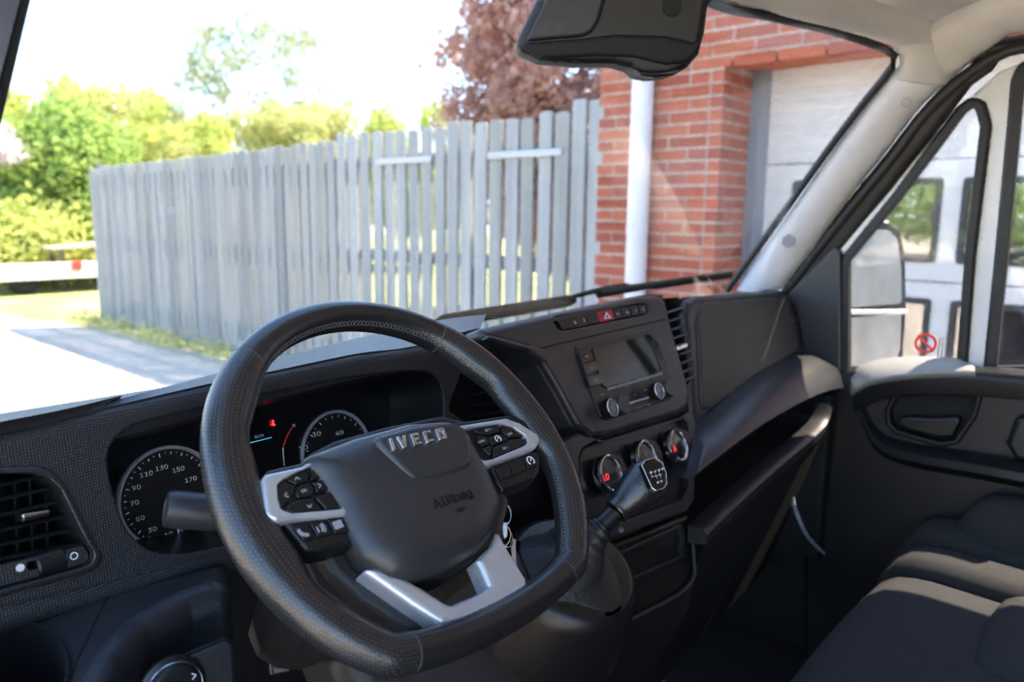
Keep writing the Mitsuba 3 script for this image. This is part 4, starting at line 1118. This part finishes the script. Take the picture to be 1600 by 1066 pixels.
ch = np.array([atz((1290 + 24 * math.cos(t), 569 + 13 * math.sin(t)), 1.132) for t in np.arange(28) / 28 * 2 * np.pi])
cc_ = ch.mean(0)
add('cup_holder', loft([cc_ + (ch - cc_) * 1.12 + [0, 0, -.004], cc_ + (ch - cc_) * 1.08 + [0, 0, .003], ch + [0, 0, .002], cc_ + (ch - cc_) * .92 - [0, 0, .01], cc_ + (ch - cc_) * .8 - [0, 0, .012]], True, (False, True)), 'black_plastic', DB, smooth=50)
# --- lower left: shelf with cup holder, light-switch panel
PS = PN((-.7, 0, 1.168), (0, -.05, 1), (0, 1, 0))
sh_px = [(-140, 1000), (0, 958), (200, 908), (356, 868), (363, 905), (352, 922), (300, 938), (240, 972), (200, 1018), (172, 1070), (140, 1180), (60, 1400), (-200, 1400)]
cup = np.array([q for q in PS.uv([(16 + 88 * math.cos(t), 1046 + 72 * math.sin(t)) for t in np.arange(40) / 40 * 2 * np.pi])])
shp = rpoly(PS.uv(sh_px), .008)
add('shelf', PS.put(puff(dens(shp, .012), [dens(ccw(cup), .006)], .34, .022, 6), -.34), 'dash_plastic', DB)
cr = lambda s, h: np.array([PS.w(*((q - cup.mean(0)) * s + cup.mean(0)), h) for q in cup])
add('cup_holder', loft([cr(1.10, -.003), cr(1.06, .003), cr(1.0, .002), cr(.96, -.006), cr(.9, -.07)], True, (False, True)), 'black_plastic', DB, smooth=50)
add('shelf_seam', tube(curve3([PS.at((169, 930), .0), PS.at((150, 968), 0.0), PS.at((128, 1015), 0), PS.at((104, 1066), 0)], 16), .0011, 6), 'matte_black', DB, smooth=True)
PQ = PN((-.66, -.02, 1.10), (-.10, -1, .15))
fp = rpoly(PQ.uv([(202, 1090), (222, 1060), (270, 1022), (340, 992), (350, 998), (354, 1090)]), .004)
add('switch_panel', PQ.put(puff(dens(fp, .008), (), .006, .002), .012), 'dash_plastic', DB)
add('panel_seam', PQ.put(ringm(rpoly(PQ.uv([(199, 1092), (219, 1058), (268, 1019), (341, 988), (353, 996), (357, 1092)]), .004), .0012, .004, .001), .012), 'matte_black', DB)
c_ = PQ.uv([(268, 1076)], .018)[0]
add('light_switch', PQ.put(lathe([(0, 0), (.026, 0), (.026, .004), (.022, .006), (.020, .012), (.016, .013), (0, .012)], 40), .017, at=c_), 'black_plastic', DB)
add('light_switch_ring', PQ.put(lathe_ring(.0205, .0225, .002, 40), .023, at=c_), 'chrome_soft', DB)
add('light_mark', icon(PQ, 'right', (303, 1056), .006, .031), 'white_print', DB)
# ------------------------------------------------------------------ steering wheel
SW = thing('steering_wheel', 'black leather steering wheel with silver spoke trims in front of the driver', 'steering wheel')
PW = PN((-.514, -.080, 1.268), (0, -.719, .695)).rot(-.018)
NT = 360
th = np.linspace(0, 2 * np.pi, NT, endpoint=False)     # measured from the right spoke, counter-clockwise


def rimc(t, R=.178):
    x, y = R * np.cos(t), R * np.sin(t)
    y = np.where(y < -.138, -.138 + (y + .138) * .35, y)
    return np.stack([x, y], -1)


def rimr(t):
    """(outwards, inwards, front-back) radii of the rim section"""
    a = (t + np.pi) % (2 * np.pi) - np.pi
    sp = np.exp(-(((np.abs(np.abs(a) - np.pi / 2) - np.pi / 2) - .02) / .30) ** 2)          # near the side spokes
    sp = np.exp(-((np.minimum(np.abs(a - .12), np.abs(np.abs(a) - np.pi + .12)) ) / .26) ** 4)
    grip = np.exp(-((np.minimum(np.abs(a - .62), np.abs(a - (np.pi - .62)))) / .26) ** 2)
    low = np.exp(-((np.minimum(np.abs(a + .55), np.abs(a + (np.pi - .55)))) / .35) ** 2)
    return .0152 + .001 * grip, .0152 + .011 * sp + .0075 * grip + .004 * low, .0165 + .0015 * grip


def rimmesh(t0, t1, grow=0.0, pitch=.0034, n=None):
    n = n or int(abs(t1 - t0) / .018) + 2
    t = np.linspace(t0, t1, n); c = rimc(t); e = 1e-3
    d = rimc(t + e) - rimc(t - e); d /= np.linalg.norm(d, axis=1, keepdims=True); o = np.stack([d[:, 1], -d[:, 0]], 1)
    ro, ri, rb = rimr(t)
    S = 32; an = np.linspace(0, 2 * np.pi, S + 1)
    ca, sa = np.cos(an), np.sin(an)
    rad = np.where(ca[None] > 0, (ro + grow)[:, None], (ri + grow)[:, None]) * ca[None]
    V = np.zeros((n, S + 1, 3)); V[..., :2] = c[:, None] + o[:, None] * rad[..., None]; V[..., 2] = (rb + grow)[:, None] * sa[None]
    L = np.r_[0, np.cumsum(np.linalg.norm(np.diff(c, axis=0), axis=1))]
    uv = np.stack([np.broadcast_to(L[:, None] / pitch, (n, S + 1)), np.broadcast_to(np.arange(S + 1)[None] / S * 32, (n, S + 1))], -1).reshape(-1, 2)
    m = loft(V, False)
    return PW.put(m), uv


ST, SB = .687, .555
segs = {'grip': (-np.pi / 2 + SB, np.pi / 2 - ST), 'rim_top': (np.pi / 2 - ST, np.pi / 2 + ST), 'grip2': (np.pi / 2 + ST, 3 * np.pi / 2 - SB), 'rim_bottom': (3 * np.pi / 2 - SB, 3 * np.pi / 2 + SB)}
for nm_, (a, b) in segs.items():
    m, uv = rimmesh(a + .004, b - .004)
    if nm_.startswith('grip'): add('grip', m, 'leather_perforated', SW, smooth=True, uv=uv)
    else: add(nm_, m, 'leather_smooth', SW, smooth=True, uv=uv)
m, uv = rimmesh(0, 2 * np.pi, -.0009, n=300)
add('rim_core', m, 'rubber', SW, smooth=True, uv=uv)
for a in (np.pi / 2 - ST, np.pi / 2 + ST, -np.pi / 2 + SB, -np.pi / 2 - SB):
    m, uv = rimmesh(a - .0035, a + .0035, -.0002, n=3); add('seam', m, 'thread', SW, smooth=True, uv=uv)
# stitching along the inner edge: crossing threads
stt = []
for t in np.arange(0, 2 * np.pi, .0042 / .16):
    a = (t + np.pi) % (2 * np.pi) - np.pi
    if abs(a - .1) < .30 or abs(abs(a) - np.pi + .1) < .30 or abs(a + np.pi / 2) < SB: continue
    for s in (-1, 1):
        q = []
        for f in (-1, 0, 1):
            tt = t + s * f * .011; c = rimc(np.array([tt]))[0]; o = nrm(c); ro, ri, rb = rimr(np.array([tt]))
            an = np.pi - f * .18 - .42
            q.append(np.r_[c + o * (ri[0] + .0004) * math.cos(an), (rb[0] + .0004) * math.sin(an)])
        stt.append(tube(np.array(q), .00042, 4))
add('stitching', PW.put(cat(stt)), 'thread', SW, kind='stuff', smooth=True)
# rear cover and hub body
h0 = -.012
hub_px = [(470, 716), (520, 690), (600, 668), (690, 650), (740, 662), (772, 720), (796, 785), (780, 850), (700, 905), (640, 910), (580, 890), (545, 830), (500, 770)]
lp = rpoly(PW.uv(hub_px, .0), .012)
add('hub_core', PW.put(loft([np.c_[lp.mean(0) + (lp - lp.mean(0)) * s, np.full(len(lp), h)] for s, h in ((.7, -.07), (.94, -.045), (1.0, -.02), (.99, .0), (.9, .004))])), 'black_plastic', SW, smooth=50)
# airbag cover: cushion with a raised upper shield
ab = rpoly(PW.uv([(471, 717), (484, 704), (560, 676), (640, 655), (700, 651), (722, 656), (742, 682), (768, 728), (789, 776), (790, 792), (776, 830), (762, 850), (702, 886), (650, 900), (618, 896), (574, 868), (556, 838), (530, 784), (500, 740)], .018), .010)


def inset_loft(loop, prof, P, rmin=.012):
    """cushion: rings shrunk towards the middle by true inset, evenly resampled"""
    n = 140; rings = []
    base = Polygon(loop)
    cen = np.array(base.centroid.coords[0])
    def rs(g):
        c = ccw(np.array(g.exterior.coords)[:-1]); cc = np.vstack([c, c[:1]])
        ang = np.arctan2(cc[:, 1] - cen[1], cc[:, 0] - cen[0])
        L = np.r_[0, np.cumsum(np.linalg.norm(np.diff(cc, axis=0), axis=1))]
        t = np.linspace(0, 2 * np.pi, n, endpoint=False)
        out = []
        for a in t:
            r_ = LineString([cen, cen + 2 * np.array([math.cos(a), math.sin(a)])]).intersection(g.exterior)
            pts_ = [r_] if r_.geom_type == 'Point' else list(getattr(r_, 'geoms', []))
            out.append(max(((p.x, p.y) for p in pts_ if p.geom_type == 'Point'), key=lambda q: np.hypot(q[0] - cen[0], q[1] - cen[1]), default=tuple(cen)))
        return np.array(out)
    for ins, h in prof:
        g = base.buffer(-ins, quad_segs=8)
        if g.geom_type != 'Polygon': g = max(g.geoms, key=lambda q: q.area)
        rings.append(np.c_[rs(g), np.full(n, h)])
    c0 = rings[-1]
    for s, h in ((.66, prof[-1][1] + .0012), (.33, prof[-1][1] + .002), (.1, prof[-1][1] + .0022)):
        rings.append(np.c_[cen + (c0[:, :2] - cen) * s, np.full(n, h)])
    return P.put(loft(rings))


add('airbag_cover', inset_loft(ab, [(.001, -.02), (0, .002), (.0008, .008), (.0035, .0135), (.008, .018), (.016, .022), (.028, .0248)], PW), 'airbag_plastic', SW, smooth=True)
# shield-shaped crease below the emblem
sp_ = spl(PW.uv([(583, 690), (600, 712), (630, 744), (652, 755), (690, 750), (722, 738), (735, 728), (736, 706), (728, 672)], .024), 70, False)
sh_in = rpoly(np.vstack([sp_, PW.uv([(700, 660), (640, 668), (590, 682)], .024)]), .004)
add('shield', PW.put(puff(dens(sh_in, .004), (), .008, .0075, 6), .0210), 'airbag_plastic', SW, smooth=60)
# emblem letters, one by one: heavy rounded block capitals
GLY = {'I': [[(0, 0), (.30, 0), (.30, 1), (0, 1)]], 'V': [[(0, 1), (.30, 1), (.42, .42), (.58, 1), (.88, 1), (.62, 0), (.24, 0)]],
       'E': [[(0, 0), (.78, 0), (.78, .25), (.28, .25), (.28, .39), (.70, .39), (.70, .62), (.28, .62), (.28, .75), (.78, .75), (.78, 1), (0, 1)]],
       'C': [[(.12, 0), (.80, 0), (.80, .26), (.30, .26), (.30, .74), (.80, .74), (.80, 1), (.12, 1), (0, .88), (0, .12)]],
       'O': [[(.12, 0), (.76, 0), (.88, .12), (.88, .88), (.76, 1), (.12, 1), (0, .88), (0, .12)], [(.30, .26), (.58, .26), (.58, .74), (.30, .74)]]}


def letter(ch, p, hgt, P, h, dep, rot, mat_, name):
    ls = [np.array(g) * hgt for g in GLY[ch]]
    c = (ls[0].min(0) + ls[0].max(0)) / 2
    ls = [g - c for g in ls]
    for g in ls: g[:, 0] += .13 * g[:, 1]
    m = puff(dens(rpoly(ls[0], hgt * .03), hgt * .06), [dens(ccw(g), hgt * .06) for g in ls[1:]], dep, hgt * .07, 3, hbev=hgt * .06)
    add(name, P.put(m, h, at=P.uv([p], h)[0], rot=rot), mat_, SW, smooth=30)


va = PW.uv([(603, 700), (700, 680)], .028); erot = math.atan2(*(va[1] - va[0])[::-1])
for ch, p in zip('IVECO', ((611, 697.5), (627.5, 693.5), (648, 689), (667, 685), (687, 680.5))):
    letter(ch, p, .0122, PW, .0283, .0034, erot, 'chrome', 'emblem_letter')
vb = PW.uv([(680, 792), (738, 772)], .027); brot = math.atan2(*(vb[1] - vb[0])[::-1])
add('airbag_text', txt(PW, 'AIRbag', (708, 781), .0085, .0262, .0012, wide=1.15, rot=brot), 'black_plastic', SW)
q = PW.uv([(712, 796), (722, 794), (727, 792), (723, 799), (716, 801), (712, 801)], .025)
add('airbag_symbol', PW.put(puff(rpoly(q, .0004), (),   .0012, .0002, 1), .0258), 'black_plastic', SW)
# control pods on both side spokes
PODS = []


def pod(sil, inner, keys, lower_b, lower_keys):
    o = rpoly(PW.uv(sil, .012), .004)
    b = rpoly(PW.uv(inner, .012), .004)
    k = add('control_pod', cat(PW.put(puff(dens(rpoly(PW.uv(sil, 0.0), .004), .01), (), .022, .003), -.014), PW.put(puff(dens(rpoly(PW.uv(lower_b, .008), .003), .006), (), .022, .004), -.014)), 'black_plastic', SW)
    PODS.append(k)
    add('silver_trim', PW.put(puff(dens(o, .006), [dens(b, .006)], .010, .0035, 4), .004), 'silver_plastic', k)
    add('recess', PW.put(puff(dens(b, .008), (), .006, .001), .001), 'matte_black', k)
    for kq in keys: add('button', PW.put(puff(dens(rpoly(PW.uv(kq, .011), .0012), .006), (), .006, .0014), .006), 'black_plastic', k)
    for kq in lower_keys: add('lower_button', PW.put(puff(dens(rpoly(PW.uv(kq, .010), .001), .006), (), .004, .0012), .0065), 'black_plastic', k)


pod([(408, 750), (414, 742), (470, 730), (488, 720), (500, 722), (548, 800), (540, 806), (430, 816), (414, 806)],
    [(432, 758), (444, 748), (486, 727), (495, 730), (538, 792), (532, 797), (455, 804), (438, 798), (433, 780)],
    [[(447, 751), (487, 729), (480, 752), (463, 758)], [(489, 729), (495, 731), (506, 746), (484, 752)], [(434, 760), (446, 753), (461, 760), (456, 776), (450, 786), (438, 796), (434, 780)], [(464, 762), (470, 758), (482, 756), (489, 760), (491, 772), (486, 776), (466, 779), (461, 774)],
     [(485, 755), (508, 749), (519, 764), (494, 771), (491, 759)], [(453, 787), (466, 782), (486, 779), (490, 782), (505, 798), (458, 803), (445, 798)], [(492, 778), (521, 767), (537, 790), (531, 796), (509, 797)]],
    [(440, 812), (540, 796), (560, 838), (556, 852), (500, 862), (478, 860), (470, 850)], [[(458, 824), (481, 818), (493, 840), (474, 845)], [(484, 817), (508, 812), (520, 835), (496, 839)], [(511, 811), (534, 807), (546, 828), (544, 832), (523, 834)]])
pod([(700, 668), (790, 654), (812, 662), (840, 680), (844, 690), (836, 702), (770, 726), (740, 738)],
    [(724, 671), (780, 663), (800, 668), (820, 682), (824, 692), (818, 698), (768, 719), (752, 722)],
    [[(738, 671), (778, 664), (781, 676), (762, 681), (752, 680), (745, 677)], [(782, 664), (800, 669), (819, 683), (796, 684), (785, 677)], [(744, 680), (759, 682), (764, 690), (764, 696), (752, 699)], [(762, 684), (783, 679), (792, 685), (790, 690), (770, 696), (767, 694)],
     [(771, 699), (793, 691), (796, 687), (822, 686), (823, 692), (817, 697), (769, 717)], [(753, 701), (766, 697), (768, 700), (766, 714)]],
    [(768, 728), (838, 704), (846, 712), (844, 738), (836, 750), (786, 768), (776, 752)], [[(774, 733), (794, 726), (801, 744), (783, 750)], [(796, 725), (817, 718), (822, 735), (803, 743)], [(819, 717), (836, 710), (842, 716), (840, 728), (825, 734)]])
for s, p, hh in (('up', (464, 748), .005), ('down', (484, 791), .005), ('left', (447, 774), .005), ('right', (499, 759), .005), ('phone', (474, 832), .010), ('voice', (502, 826), .008), ('window', (528, 820), .007)):
    add('button_symbol', icon(PW, s, p, hh, .0122 if p[1] < 805 else .0106), 'grey_print', PODS[0])
add('button_symbol', txt(PW, 'OK', (475, 767), .0026, .0122, rot=.05), 'grey_print', PODS[0])
for s, p in (('SET +', (763, 672)), ('RES', (797, 678)), ('CANC', (752, 690)), ('SET -', (790, 700))):
    add('button_symbol', txt(PW, s, p, .0026, .0122, rot=.05), 'grey_print', PODS[1])
for p, hh, h in (((778, 686), .007, .0122), ((829, 720), .009, .0106)): add('button_symbol', icon(PW, 'dial', p, hh, h), 'white_print', PODS[1])
# lower spoke: dark left arm, silver U-shaped trim
dk = rpoly(PW.uv([(500, 862), (545, 838), (600, 880), (680, 930), (705, 950), (700, 982), (640, 990), (560, 935), (520, 895)], -.012), .006)
add('lower_spoke', PW.put(puff(dens(dk, .01), (), .016, .006), -.026), 'taupe_plastic', SW)
so = [(568, 893), (574, 888), (591, 887), (612, 893), (660, 919), (697, 943), (706, 945), (752, 926), (763, 917), (757, 902), (745, 876), (752, 868), (768, 852), (775, 832), (780, 834), (802, 872), (822, 904), (825, 922), (813, 942), (790, 956), (740, 974), (712, 979), (690, 977), (640, 944)]
add('silver_spoke', PW.put(puff(dens(rpoly(PW.uv(so, .006), .0015), .004), (), .020, .006, 5), -.012), 'silver_plastic', SW, smooth=50)
si = [(700, 930), (752, 908), (766, 895), (756, 862), (776, 845), (800, 884), (808, 912), (800, 926), (770, 940), (724, 956), (708, 952)]
# ------------------------------------------------------------------ column behind the wheel
CO = thing('steering_column', 'dark steering column shroud with the light stalk behind the wheel', 'steering column')
cl = rpoly(PW.uv([(478, 868), (500, 800), (600, 720), (720, 740), (790, 800), (770, 880), (700, 930), (640, 930), (590, 948), (540, 940), (500, 915)], -.07), .012)
add('shroud', PW.put(loft([np.c_[cl.mean(0) + (cl - cl.mean(0)) * s, np.full(len(cl), h)] for s, h in ((.85, -.26), (1.0, -.20), (1.02, -.10), (.98, -.075), (.8, -.07))])), 'taupe_plastic', CO, smooth=50)
p0 = C + ray((258, 795)) * .66; p1 = PW.w(-.03, .0, -.09)
ax = nrm(p0 - p1)
L = np.linalg.norm(p0 - p1)
st = lathe([(0, 0), (.010, 0), (.012, .03), (.0150, L - .075), (.0155, L - .042), (.0161, L - .041), (.0164, L - .007), (.0150, L - .001), (.0130, L), (.0115, L - .003), (.0090, L - .003), (.0082, L - .0005), (0, L)], 36)
add('stalk', orient(st, p1, ax), 'stalk_plastic', CO)
rg = lathe([(.0149, L - .0515), (.0155, L - .051), (.0155, L - .0495), (.0149, L - .049)], 36)
sy = PN(p1 + ax * (L - .058), nrm((lambda v: v - ax * (v @ ax))(C - (p1 + ax * (L - .058)))))
for s, dy in (('bulb', .006), ('lamp', -.005)):
    add('stalk_symbol', icon(sy, s, (-.004, dy), .007, .0178, local=True), 'white_print', CO)
# lower cowl towards the floor and ignition
lc = [(560, 930), (640, 900), (800, 850), (872, 885), (930, 900), (985, 960), (960, 1010), (860, 1030), (835, 1120), (560, 1140), (520, 1040)]
PK = PN((-.30, .02, 1.02), (-.25, -.80, .40))
add('lower_cowl', body(PK, lc, .16, .035, .02, h=0, step=.012, nb=6), 'taupe_plastic', DB)
add('cowl_seam', tube(curve3([PK.at(p, .0005) for p in ((772, 1005), (800, 1018), (832, 1032))], 12), .0012, 6), 'thread', DB, smooth=True)
kl = thing('adjuster_lever', 'small dark column adjuster lever below the wheel on the left', 'lever')
pk_ = C + ray((437, 1018)) * .86
add('lever', orient(rbox(.026, .05, .02, .006), pk_, (-.4, -.8, .3)), 'black_plastic', kl)
add('tip', orient(rbox(.012, .018, .006, .0025), pk_ + np.array([-.006, -.016, .012]), (-.4, -.8, .6)), 'lens_grey', kl)
# ------------------------------------------------------------------ passenger bench
BS = thing('passenger_bench', 'dark fabric passenger bench seat lit by patches of sun', 'seat')


def cushion(x0, x1, y0, y1, z, crown=.02, r=.035, front=.05, drop=.30):
    """rounded cushion from front edge y0 back to y1"""
    ys_ = [(y0 - .02, z - drop), (y0 + .012, z - drop * .6), (y0 + .004, z - .10), (y0 - front * .25, z - .055), (y0 - front * .9, z - .014), (y0 - front * 1.8, z - .001), (y0 - front * 3, z)]
    ys_ += [(y0 - front * 3 + (y1 - y0 + front * 3) * t, z - .02 * t) for t in (.33, .66, 1.0)]
    ys_ += [(y1, z - drop)]
    pr = spl(np.array(ys_), 46, False)
    rings = []
    for t in np.linspace(0, 1, 25):
        x = x0 + (x1 - x0) * t; e = min(t, 1 - t) * (x1 - x0)
        d = r - math.sqrt(max(r * r - max(r - e, 0) ** 2, 0)) if e < r else 0
        c = crown * (1 - (2 * t - 1) ** 2)
        rings.append(np.stack([np.full(46, x), pr[:, 0] + (c * .5 - d) * np.clip((y0 - .12 - pr[:, 0]) * -8, 0, 1), pr[:, 1] - d * 1.0 + c * np.clip((pr[:, 1] - z + .10) * 12, 0, 1)], 1))
    return loft(np.array(rings), True, (True, True))


add('seat_cushion', cushion(.02, .575, -.195, -.95, .838, .012), 'seat_fabric', BS, smooth=60)
add('centre_strip', cushion(.578, .70, -.20, -.95, .85, .012, .03), 'seat_fabric', BS, smooth=60)
add('side_cushion', cushion(.703, .845, -.20, -.95, .865, .015, .04), 'seat_fabric', BS, smooth=60)
add('side_bolster', cushion(.72, .86, -.30, -.95, .935, .02, .05), 'seat_fabric', BS, smooth=60)
add('rear_pad', cushion(.26, .56, -.40, -.95, .862, .012, .03, .03, .08), 'seat_fabric', BS, smooth=60)
add('backrest', orient(rbox(.84, .16, .75, .06), (.44, -1.06, 1.22), (0, .25, 1), (0, 1, 0)), 'seat_fabric', BS, smooth=60)
add('base', bx((.06, -.95, .43), (.84, -.26, .60), .01), 'matte_black', BS)
# pale cord hanging in the footwell
cd = curve3([aty(p, .0) for p in ((1236, 770), (1241, 800), (1256, 840), (1290, 876), (1330, 906), (1375, 942), (1420, 990))], 50)
cd[:, 1] -= np.linspace(0, .12, 50) ** 1
add('cord', tube(cd, .0042, 10), 'cord_grey', label='pale blue-grey cord hanging in the passenger footwell beside the seat', cat='cord', smooth=True)
# ------------------------------------------------------------------ gear lever
GL = thing('gear_lever', 'black gear lever with chrome-edged shift plate in front of the centre stack', 'gear lever')
kt = C + ray((1024, 738)) * .955; kb = C + ray((962, 800)) * .935; gb = C + ray((897, 872)) * .93
up_ = nrm(kt - kb); KL = np.linalg.norm(kt - kb)
Pk = PN(kb, up_, C - kb)                               # local z along the lever
prof = [(0, -.002), (.0150, -.001), (.0165, .003), (.0168, .008), (.0195, .016), (.0245, .034), (.0268, .050), (.0265, KL * .80), (.0225, KL * .95), (.014, KL * 1.03), (0, KL * 1.05)]
km = lathe(spl(np.array(prof), 40, False).clip(0), 40)
km.vertices[:, 0] *= 1.0
add('knob', Pk.put(km), 'leather_smooth', GL, smooth=True)
pc = C + ray((1021, 744)) * .925
Pp = PN(pc, nrm(.80 * (C - pc) / np.linalg.norm(C - pc) + .55 * up_ + np.array([.12, -.1, .05])), up_)
pl_px = [(1000, 728), (1006, 720), (1022, 716), (1034, 724), (1040, 742), (1041, 758), (1036, 766), (1024, 770), (1016, 764), (1008, 746)]
po_ = rpoly(Pp.uv(pl_px), .002); pi_ = np.array(Polygon(po_).buffer(-.0017).exterior.coords)[:-1]
add('shift_plate_ring', Pp.put(puff(dens(po_, .002), [dens(ccw(pi_), .002)], .006, .001), -.003), 'chrome', GL)
add('shift_plate', Pp.put(puff(dens(ccw(pi_), .002), (), .004, .0006), -.0025), 'piano_black', GL)
for s, p in (('R', (1017, 739)), ('1', (1023.5, 737)), ('3', (1029.5, 735)), ('2', (1028, 754)), ('4', (1033.5, 752)), ('5', (1035, 733))):
    add('shift_numeral', txt(Pp, s, p, .0036, .0017, bold=True), 'white_print', GL)
ln_ = [((1018.5, 745.5), (1034, 741.5)), ((1018.3, 742.5), (1019, 746)), ((1024.5, 741), (1027, 748)), ((1030, 739), (1033, 747))]
add('shift_pattern', cat(*[Pp.put(tube(np.c_[Pp.uv([a, b], .0017), [0, 0]], .00035, 5), .0017) for a, b in ln_]), 'white_print', GL)
add('collar', Pk.put(lathe([(0, -.034), (.0150, -.034), (.0158, -.031), (.0158, -.026), (.0122, -.024), (.0122, -.004), (.0140, -.002), (0, -.002)], 36)), 'black_plastic', GL)
# leather boot
bc = gb + np.array([.0, .0, -.01])
rg_ = []
for t in np.linspace(0, 1, 22):
    c = kb - up_ * .030 + (bc - (kb - up_ * .030)) * t
    r_ = .0165 + .012 * t + .040 * t ** 3
    an = np.arange(36) / 36 * 2 * np.pi
    ax_ = nrm(up_ * (1 - t) + np.array([-.1, -.45, .9]) * t); xx = nrm(np.cross([0, 0, 1.], ax_)); yy_ = np.cross(ax_, xx)
    rr_ = r_ * (1 + (.07 * np.sin(an * 5 + 3 * t) + .05 * np.sin(an * 3 - 7 * t)) * min(1, 2 * t)) + .0016 * math.sin(t * 40) * (1 - t)
    rg_.append(c + np.outer(rr_ * np.cos(an), xx) * 1.05 + np.outer(rr_ * np.sin(an), yy_))
add('boot', loft(np.array(rg_)), 'boot_leather', GL, smooth=True)
bf = PN(bc + np.array([0, 0, .0]), (-.1, -.45, .9))
add('boot_frame', bf.put(lathe([(0, -.10), (.10, -.10), (.088, -.02), (.080, -.004), (.070, .002), (0, .002)], 40), 0), 'black_plastic', GL)
bp_ = C + ray((970, 828)) * .93
add('button', orient(lathe([(0, 0), (.004, 0), (.0035, .003), (0, .0035)], 16), bp_, C - bp_), 'black_plastic', GL)
# ------------------------------------------------------------------ keys
KB = thing('key_bunch', 'bunch of keys with steel rings hanging from the ignition beside the wheel', 'keys')
def kp(p, s=.80): return C + ray(p) * s
vdir = nrm(C - kp((795, 820)))
def loop3(p, rx, ry, tilt, s=.80, r=.0008):
    P_ = PN(kp(p, s), vdir + np.array([.5, .0, .2]) * tilt); t = np.arange(40) / 40 * 2 * np.pi
    return P_.put(tube(np.stack([rx * np.cos(t), ry * np.sin(t), 0 * t], 1), r, 8, closed=True, ref=(0, 0, 1)))
add('ring', loop3((790, 804), .0055, .010, .4, r=.0011), 'chrome_soft', KB, smooth=True)
add('ring', loop3((785, 836), .0085, .0115, .2), 'brass', KB, smooth=True)
add('ring', loop3((790, 838), .007, .012, .9), 'chrome_soft', KB, smooth=True)
Pkk = PN(kp((788, 830), .80), vdir)
add('clip', Pkk.put(puff(rpoly(Pkk.uv([(784, 815), (794, 817), (793, 838), (788, 844), (785, 834)]), .0008), (), .004, .001)), 'silver_plastic', KB)
Pt = PN(kp((803, 865), .80), vdir + np.array([-.3, 0, .1]))
add('tag', Pt.put(puff(rpoly(Pt.uv([(798, 845), (802, 842), (806, 843), (807, 880), (809, 890), (800, 875)]), .0006), (), .002, .0006)), 'tag_pink', KB)
add('fob', Pkk.put(rbox(.014, .03, .010, .004), -.012, at=Pkk.uv([(779, 838)])[0]), 'black_plastic', KB)
# ------------------------------------------------------------------ camera and mirror pod at the top of the windscreen
PO = thing('windscreen_pod', 'black sensor pod hanging at the top of the windscreen', 'sensor housing')
PP = PN((-.03, .03, 1.72), (-.74, -.66, -.10))
sil = [(858, -60), (838, 0), (808, 62), (806, 72), (812, 80), (842, 94), (900, 99), (960, 99), (986, 106), (1000, 118), (1022, 122), (1050, 119), (1076, 105), (1094, 84), (1103, 50), (1108, 10), (1122, -10), (1135, -60)]
add('body', PP.put(puff(dens(rpoly(PP.uv(sil), .004), .01), (), .075, .012, 5), -.075), 'pod_plastic', PO)
wing = [(862, -60), (848, 8), (820, 66), (912, 58), (926, 50), (936, 34), (946, 0), (956, -60)]
add('side_panel', PP.put(puff(dens(rpoly(PP.uv(wing), .004), .008), (), .008, .006, 4), -.003), 'pod_panel', PO)
band_ = [(812, 72), (822, 67), (912, 60), (960, 54), (1040, 56), (1082, 66), (1097, 62), (1090, 84), (1072, 98), (1040, 102), (990, 90), (930, 88), (845, 92)]
add('lower_band', PP.put(puff(dens(rpoly(PP.uv(band_), .003), .008), (), .010, .006, 4), -.004), 'matte_black', PO)
lens = [(1036, -20), (1066, -20), (1062, 20), (1056, 26), (1044, 25), (1036, 18)]
add('sensor_window', PP.put(puff(rpoly(PP.uv(lens), .002), (), .004, .001), .0), 'matte_black', PO)
ul_ = [(986, 106), (1000, 112), (1040, 112), (1074, 104), (1052, 118), (1020, 122), (1000, 118)]
add('sensor_foot', PP.put(puff(dens(rpoly(PP.uv(ul_), .001), .01), (), .03, .004), -.02), 'black_plastic', PO)
for a in (860, 880, 900): add('grille_slot', PP.put(puff(rpoly(PP.uv([(a - 8, 95), (a - 4, 93.5), (a + 14, 98.5), (a + 10, 99.5)]), .0003), (), .004, .001), -.001), 'matte_black', PO)
for ch, x in zip('DAILY', (856, 871, 881, 890, 902)): add('lettering', txt(PP, ch, (x, 42.5 - (x - 856) * .1), .0105, .0055, .0006), 'black_plastic' if ch in 'LY' else 'pod_letter', PO)
add('mount', bx((-.09, .05, 1.80), (.16, .11, 1.90), .01), 'black_plastic', PO)
# ------------------------------------------------------------------ wipers outside the glass
W1 = thing('wiper', 'long black windscreen wiper lying right of the centre at the base of the glass', 'wiper')
a_, b_, c_ = aty((935, 459), .50), aty((1030, 446), .46), aty((1143, 429), .42)
add('arm', tube(curve3([a_, b_ + [0, 0, .004], b_ * .4 + c_ * .6 + [0, 0, .006]], 14), np.linspace(.012, .006, 14), 8), 'wiper_black', W1, smooth=True)
add('blade', tube(curve3([b_ * .9 + a_ * .1, b_, c_], 20), .005, 8, rb=.010), 'wiper_black', W1, smooth=True)
W2 = thing('wiper', 'second black windscreen wiper with its blade lying low behind the centre of the dashboard', 'wiper')
a_, b_, c_ = aty((680, 505), .44), aty((760, 491), .45), aty((897, 469), .46)
add('blade', tube(curve3([a_, b_, c_], 20), np.r_[.006, np.full(18, .014), .008], 8), 'wiper_black', W2, smooth=True)
a_, b_ = aty((880, 468), .50), aty((985, 447), .50)
add('arm', tube(curve3([a_, (a_ + b_) / 2 + [0, 0, .005], b_], 14), np.r_[np.linspace(.004, .010, 12), .010, .004], 8), 'wiper_black', W2, smooth=True)
add('scuttle', bx((-.8, .43, 1.10), (.85, .56, 1.235), .01), 'black_plastic', kind='structure', label='black panel under the windscreen outside')
